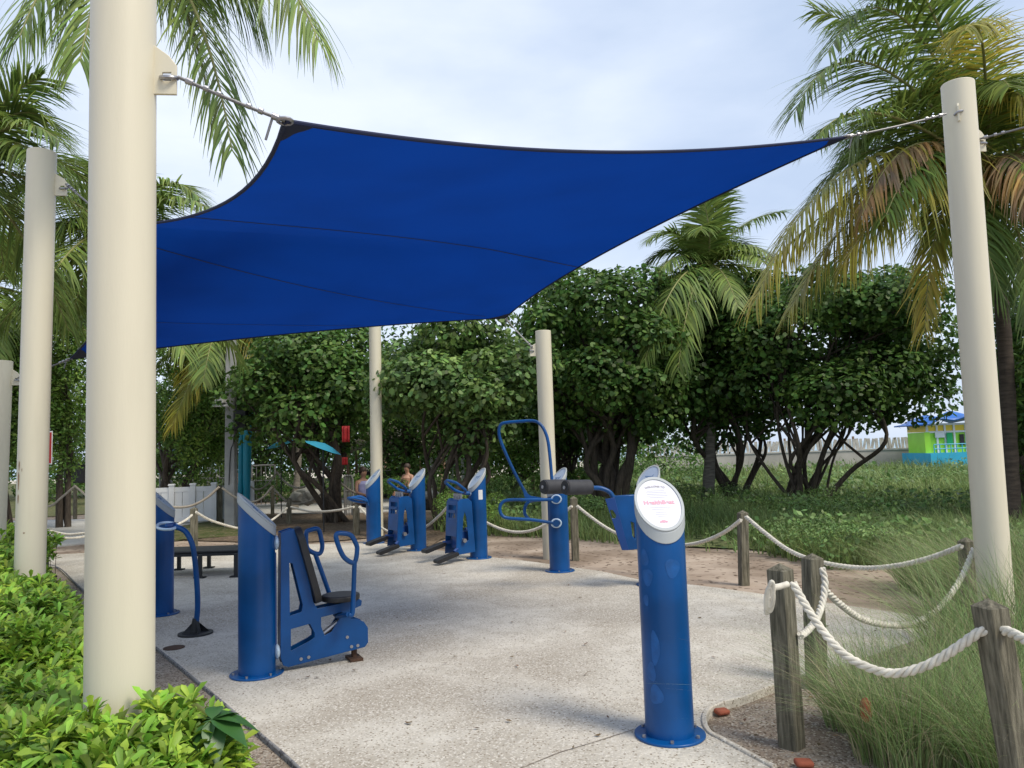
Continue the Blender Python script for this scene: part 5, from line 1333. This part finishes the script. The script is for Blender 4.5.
# ------------------------------------------------------------------ people (background, seated)
def person(p, yaw, label, top, skin='skin', bare=False, seat=.45):
    t = thing('person', label, 'person', (p.x, p.y, -.04), yaw)
    J = {'pel': (0,0,seat+.06,.14), 'waist': (0,.02,seat+.24,.12), 'chest': (0,.05,seat+.42,.14), 'neck': (0,.04,seat+.58,.055), 'chin': (0,.02,seat+.64,.06), 'head': (0,.0,seat+.74,.10), 'crown': (0,.02,seat+.82,.075)}
    E = [('pel','waist'),('waist','chest'),('chest','neck'),('neck','chin'),('chin','head'),('head','crown')]
    for s, n in ((-1,'l'),(1,'r')):
        J['sh'+n] = (s*.17,.05,seat+.50,.055); J['el'+n] = (s*.23,-.06,seat+.26,.042); J['wr'+n] = (s*.12,-.28,seat+.20,.03); J['ha'+n] = (s*.08,-.36,seat+.18,.03)
        J['hip'+n] = (s*.10,-.04,seat+.05,.10); J['kn'+n] = (s*.13,-.44,seat+.05,.065); J['an'+n] = (s*.12,-.46,.12,.042); J['to'+n] = (s*.13,-.60,.05,.035)
        E += [('chest','sh'+n),('sh'+n,'el'+n),('el'+n,'wr'+n),('wr'+n,'ha'+n),('pel','hip'+n),('hip'+n,'kn'+n),('kn'+n,'an'+n),('an'+n,'to'+n)]
    ks = list(J); me = bpy.data.meshes.new('body'); me.from_pydata([J[k][:3] for k in ks], [(ks.index(a), ks.index(b)) for a, b in E], [])
    o = bpy.data.objects.new('body', me); C.objects.link(o); o.parent = t
    sk = o.modifiers.new('skin', 'SKIN'); sk.use_smooth_shade = True
    for i, k in enumerate(ks): me.skin_vertices[0].data[i].radius = (J[k][3],)*2
    me.skin_vertices[0].data[0].use_root = True; sb = o.modifiers.new('sub', 'SUBSURF'); sb.levels = 1; sb.render_levels = 1
    me.materials.append(MT[skin])
    MB().tube([(0,0,seat+.02),(0,.02,seat+.2),(0,.05,seat+.44),(0,.05,seat+.53)], .15, 14, rs=[.165,.15,.165,.10]).build('shirt', top, t)
    MB().tube([(0,.0,seat+.02),(0,-.04,seat+.05),(0,-.40,seat+.06)], .15, 12, rs=[.15,.17,.15]).build('shorts','navy',t)
    MB().sphere((0,.035,seat+.78),.108,14,(.95,1,1.0)).build('hair','hair',t)
    return t
p1 = At(364, 500, 19); person(p1, R(40), 'person in a lilac top sitting behind the far slim blue post', 'lilac')
p2 = At(407, 490, 23); person(p2, R(-30), 'bare shouldered person sitting in the shade behind the left stepper', 'skin')
for (q, lab) in ((p1, 'low timber seat under the person in lilac'), (p2, 'low timber seat under the bare shouldered person')):
    t = thing('stool', lab, 'stool', (q.x, q.y, -.04)); MB().box((0,.02,.42),(.5,.4,.05)).build('seat','woodw',t)
    for x in (-.2,.2): MB().box((x,.02,.2),(.06,.35,.4)).build('leg','woodw',t)

# ------------------------------------------------------------------ litter on the sand and along the pad
rg = np.random.default_rng(90); n = 900
Y = 3.2*(18/3.2)**rg.random(n); X = rg.uniform(-.45, .6, n)*Y
pd_ = np.array([(p[0], p[1]) for p in pad]); ins = inside(X, Y, pd_); k = (~ins) | (rg.random(n) < .22)
k &= ~inside(X, Y, hp); X, Y, ins = X[k], Y[k], ins[k]; n = len(X); Z = np.where(ins, .004, -.022)
a = rg.uniform(0, 6.283, n); s_ = rg.uniform(.008, .028, n); V = np.empty((n, 4, 3))
for q in range(4):
    b = a+q*math.pi/2; rr = s_*(1.0 if q % 2 == 0 else .45)
    V[:, q] = np.stack([X+rr*np.cos(b), Y+rr*np.sin(b), Z+rg.uniform(.002, .012, n)], 1)
MT['litter'] = mat('dry_litter', (.20,.12,.06), .9, .5, 3, island=.6)
tag(npmesh('leaf_litter', V.reshape(-1, 3), 4, 'litter'), 'dry leaf bits and twigs scattered over the sand and concrete', 'litter', kind='stuff')

# rust streaks and chips on the second pole from the left
MT['ruststreak'] = mat('rust_streak', (.36,.20,.12), .9, .4, 30)
for (px, py, dx, dz) in ((18.6,481,.014,.16),(19.3,466,.010,.09),(18.2,499,.012,.08),(24,533,.016,.010),(22,470,.006,.03)):
    d = ray(px, py); base = Vector((t5.location.x + l5[0]*.2, t5.location.y, 0)); o = CAM-base; rr = RP*.95
    a = d.x**2+d.y**2; b = 2*(o.x*d.x+o.y*d.y); c = o.x**2+o.y**2-rr*rr; q = max(b*b-4*a*c, 0); tt = (-b-math.sqrt(q))/(2*a); p = o+d*tt
    a0 = math.atan2(p.y, p.x); r2 = rr+.002; vs = []; K = 10
    for i in range(K):
        an = 2*math.pi*i/K; w_ = dx/2*math.cos(an)*(1+.3*math.sin(3*an)); vs.append((r2*math.cos(a0+w_/rr)+base.x-t5.location.x+0, r2*math.sin(a0+w_/rr), p.z+H*0+dz/2*math.sin(an)))
    MB().add(vs, [tuple(range(K))]).build('rust_streak', 'ruststreak', t5, smooth=False)
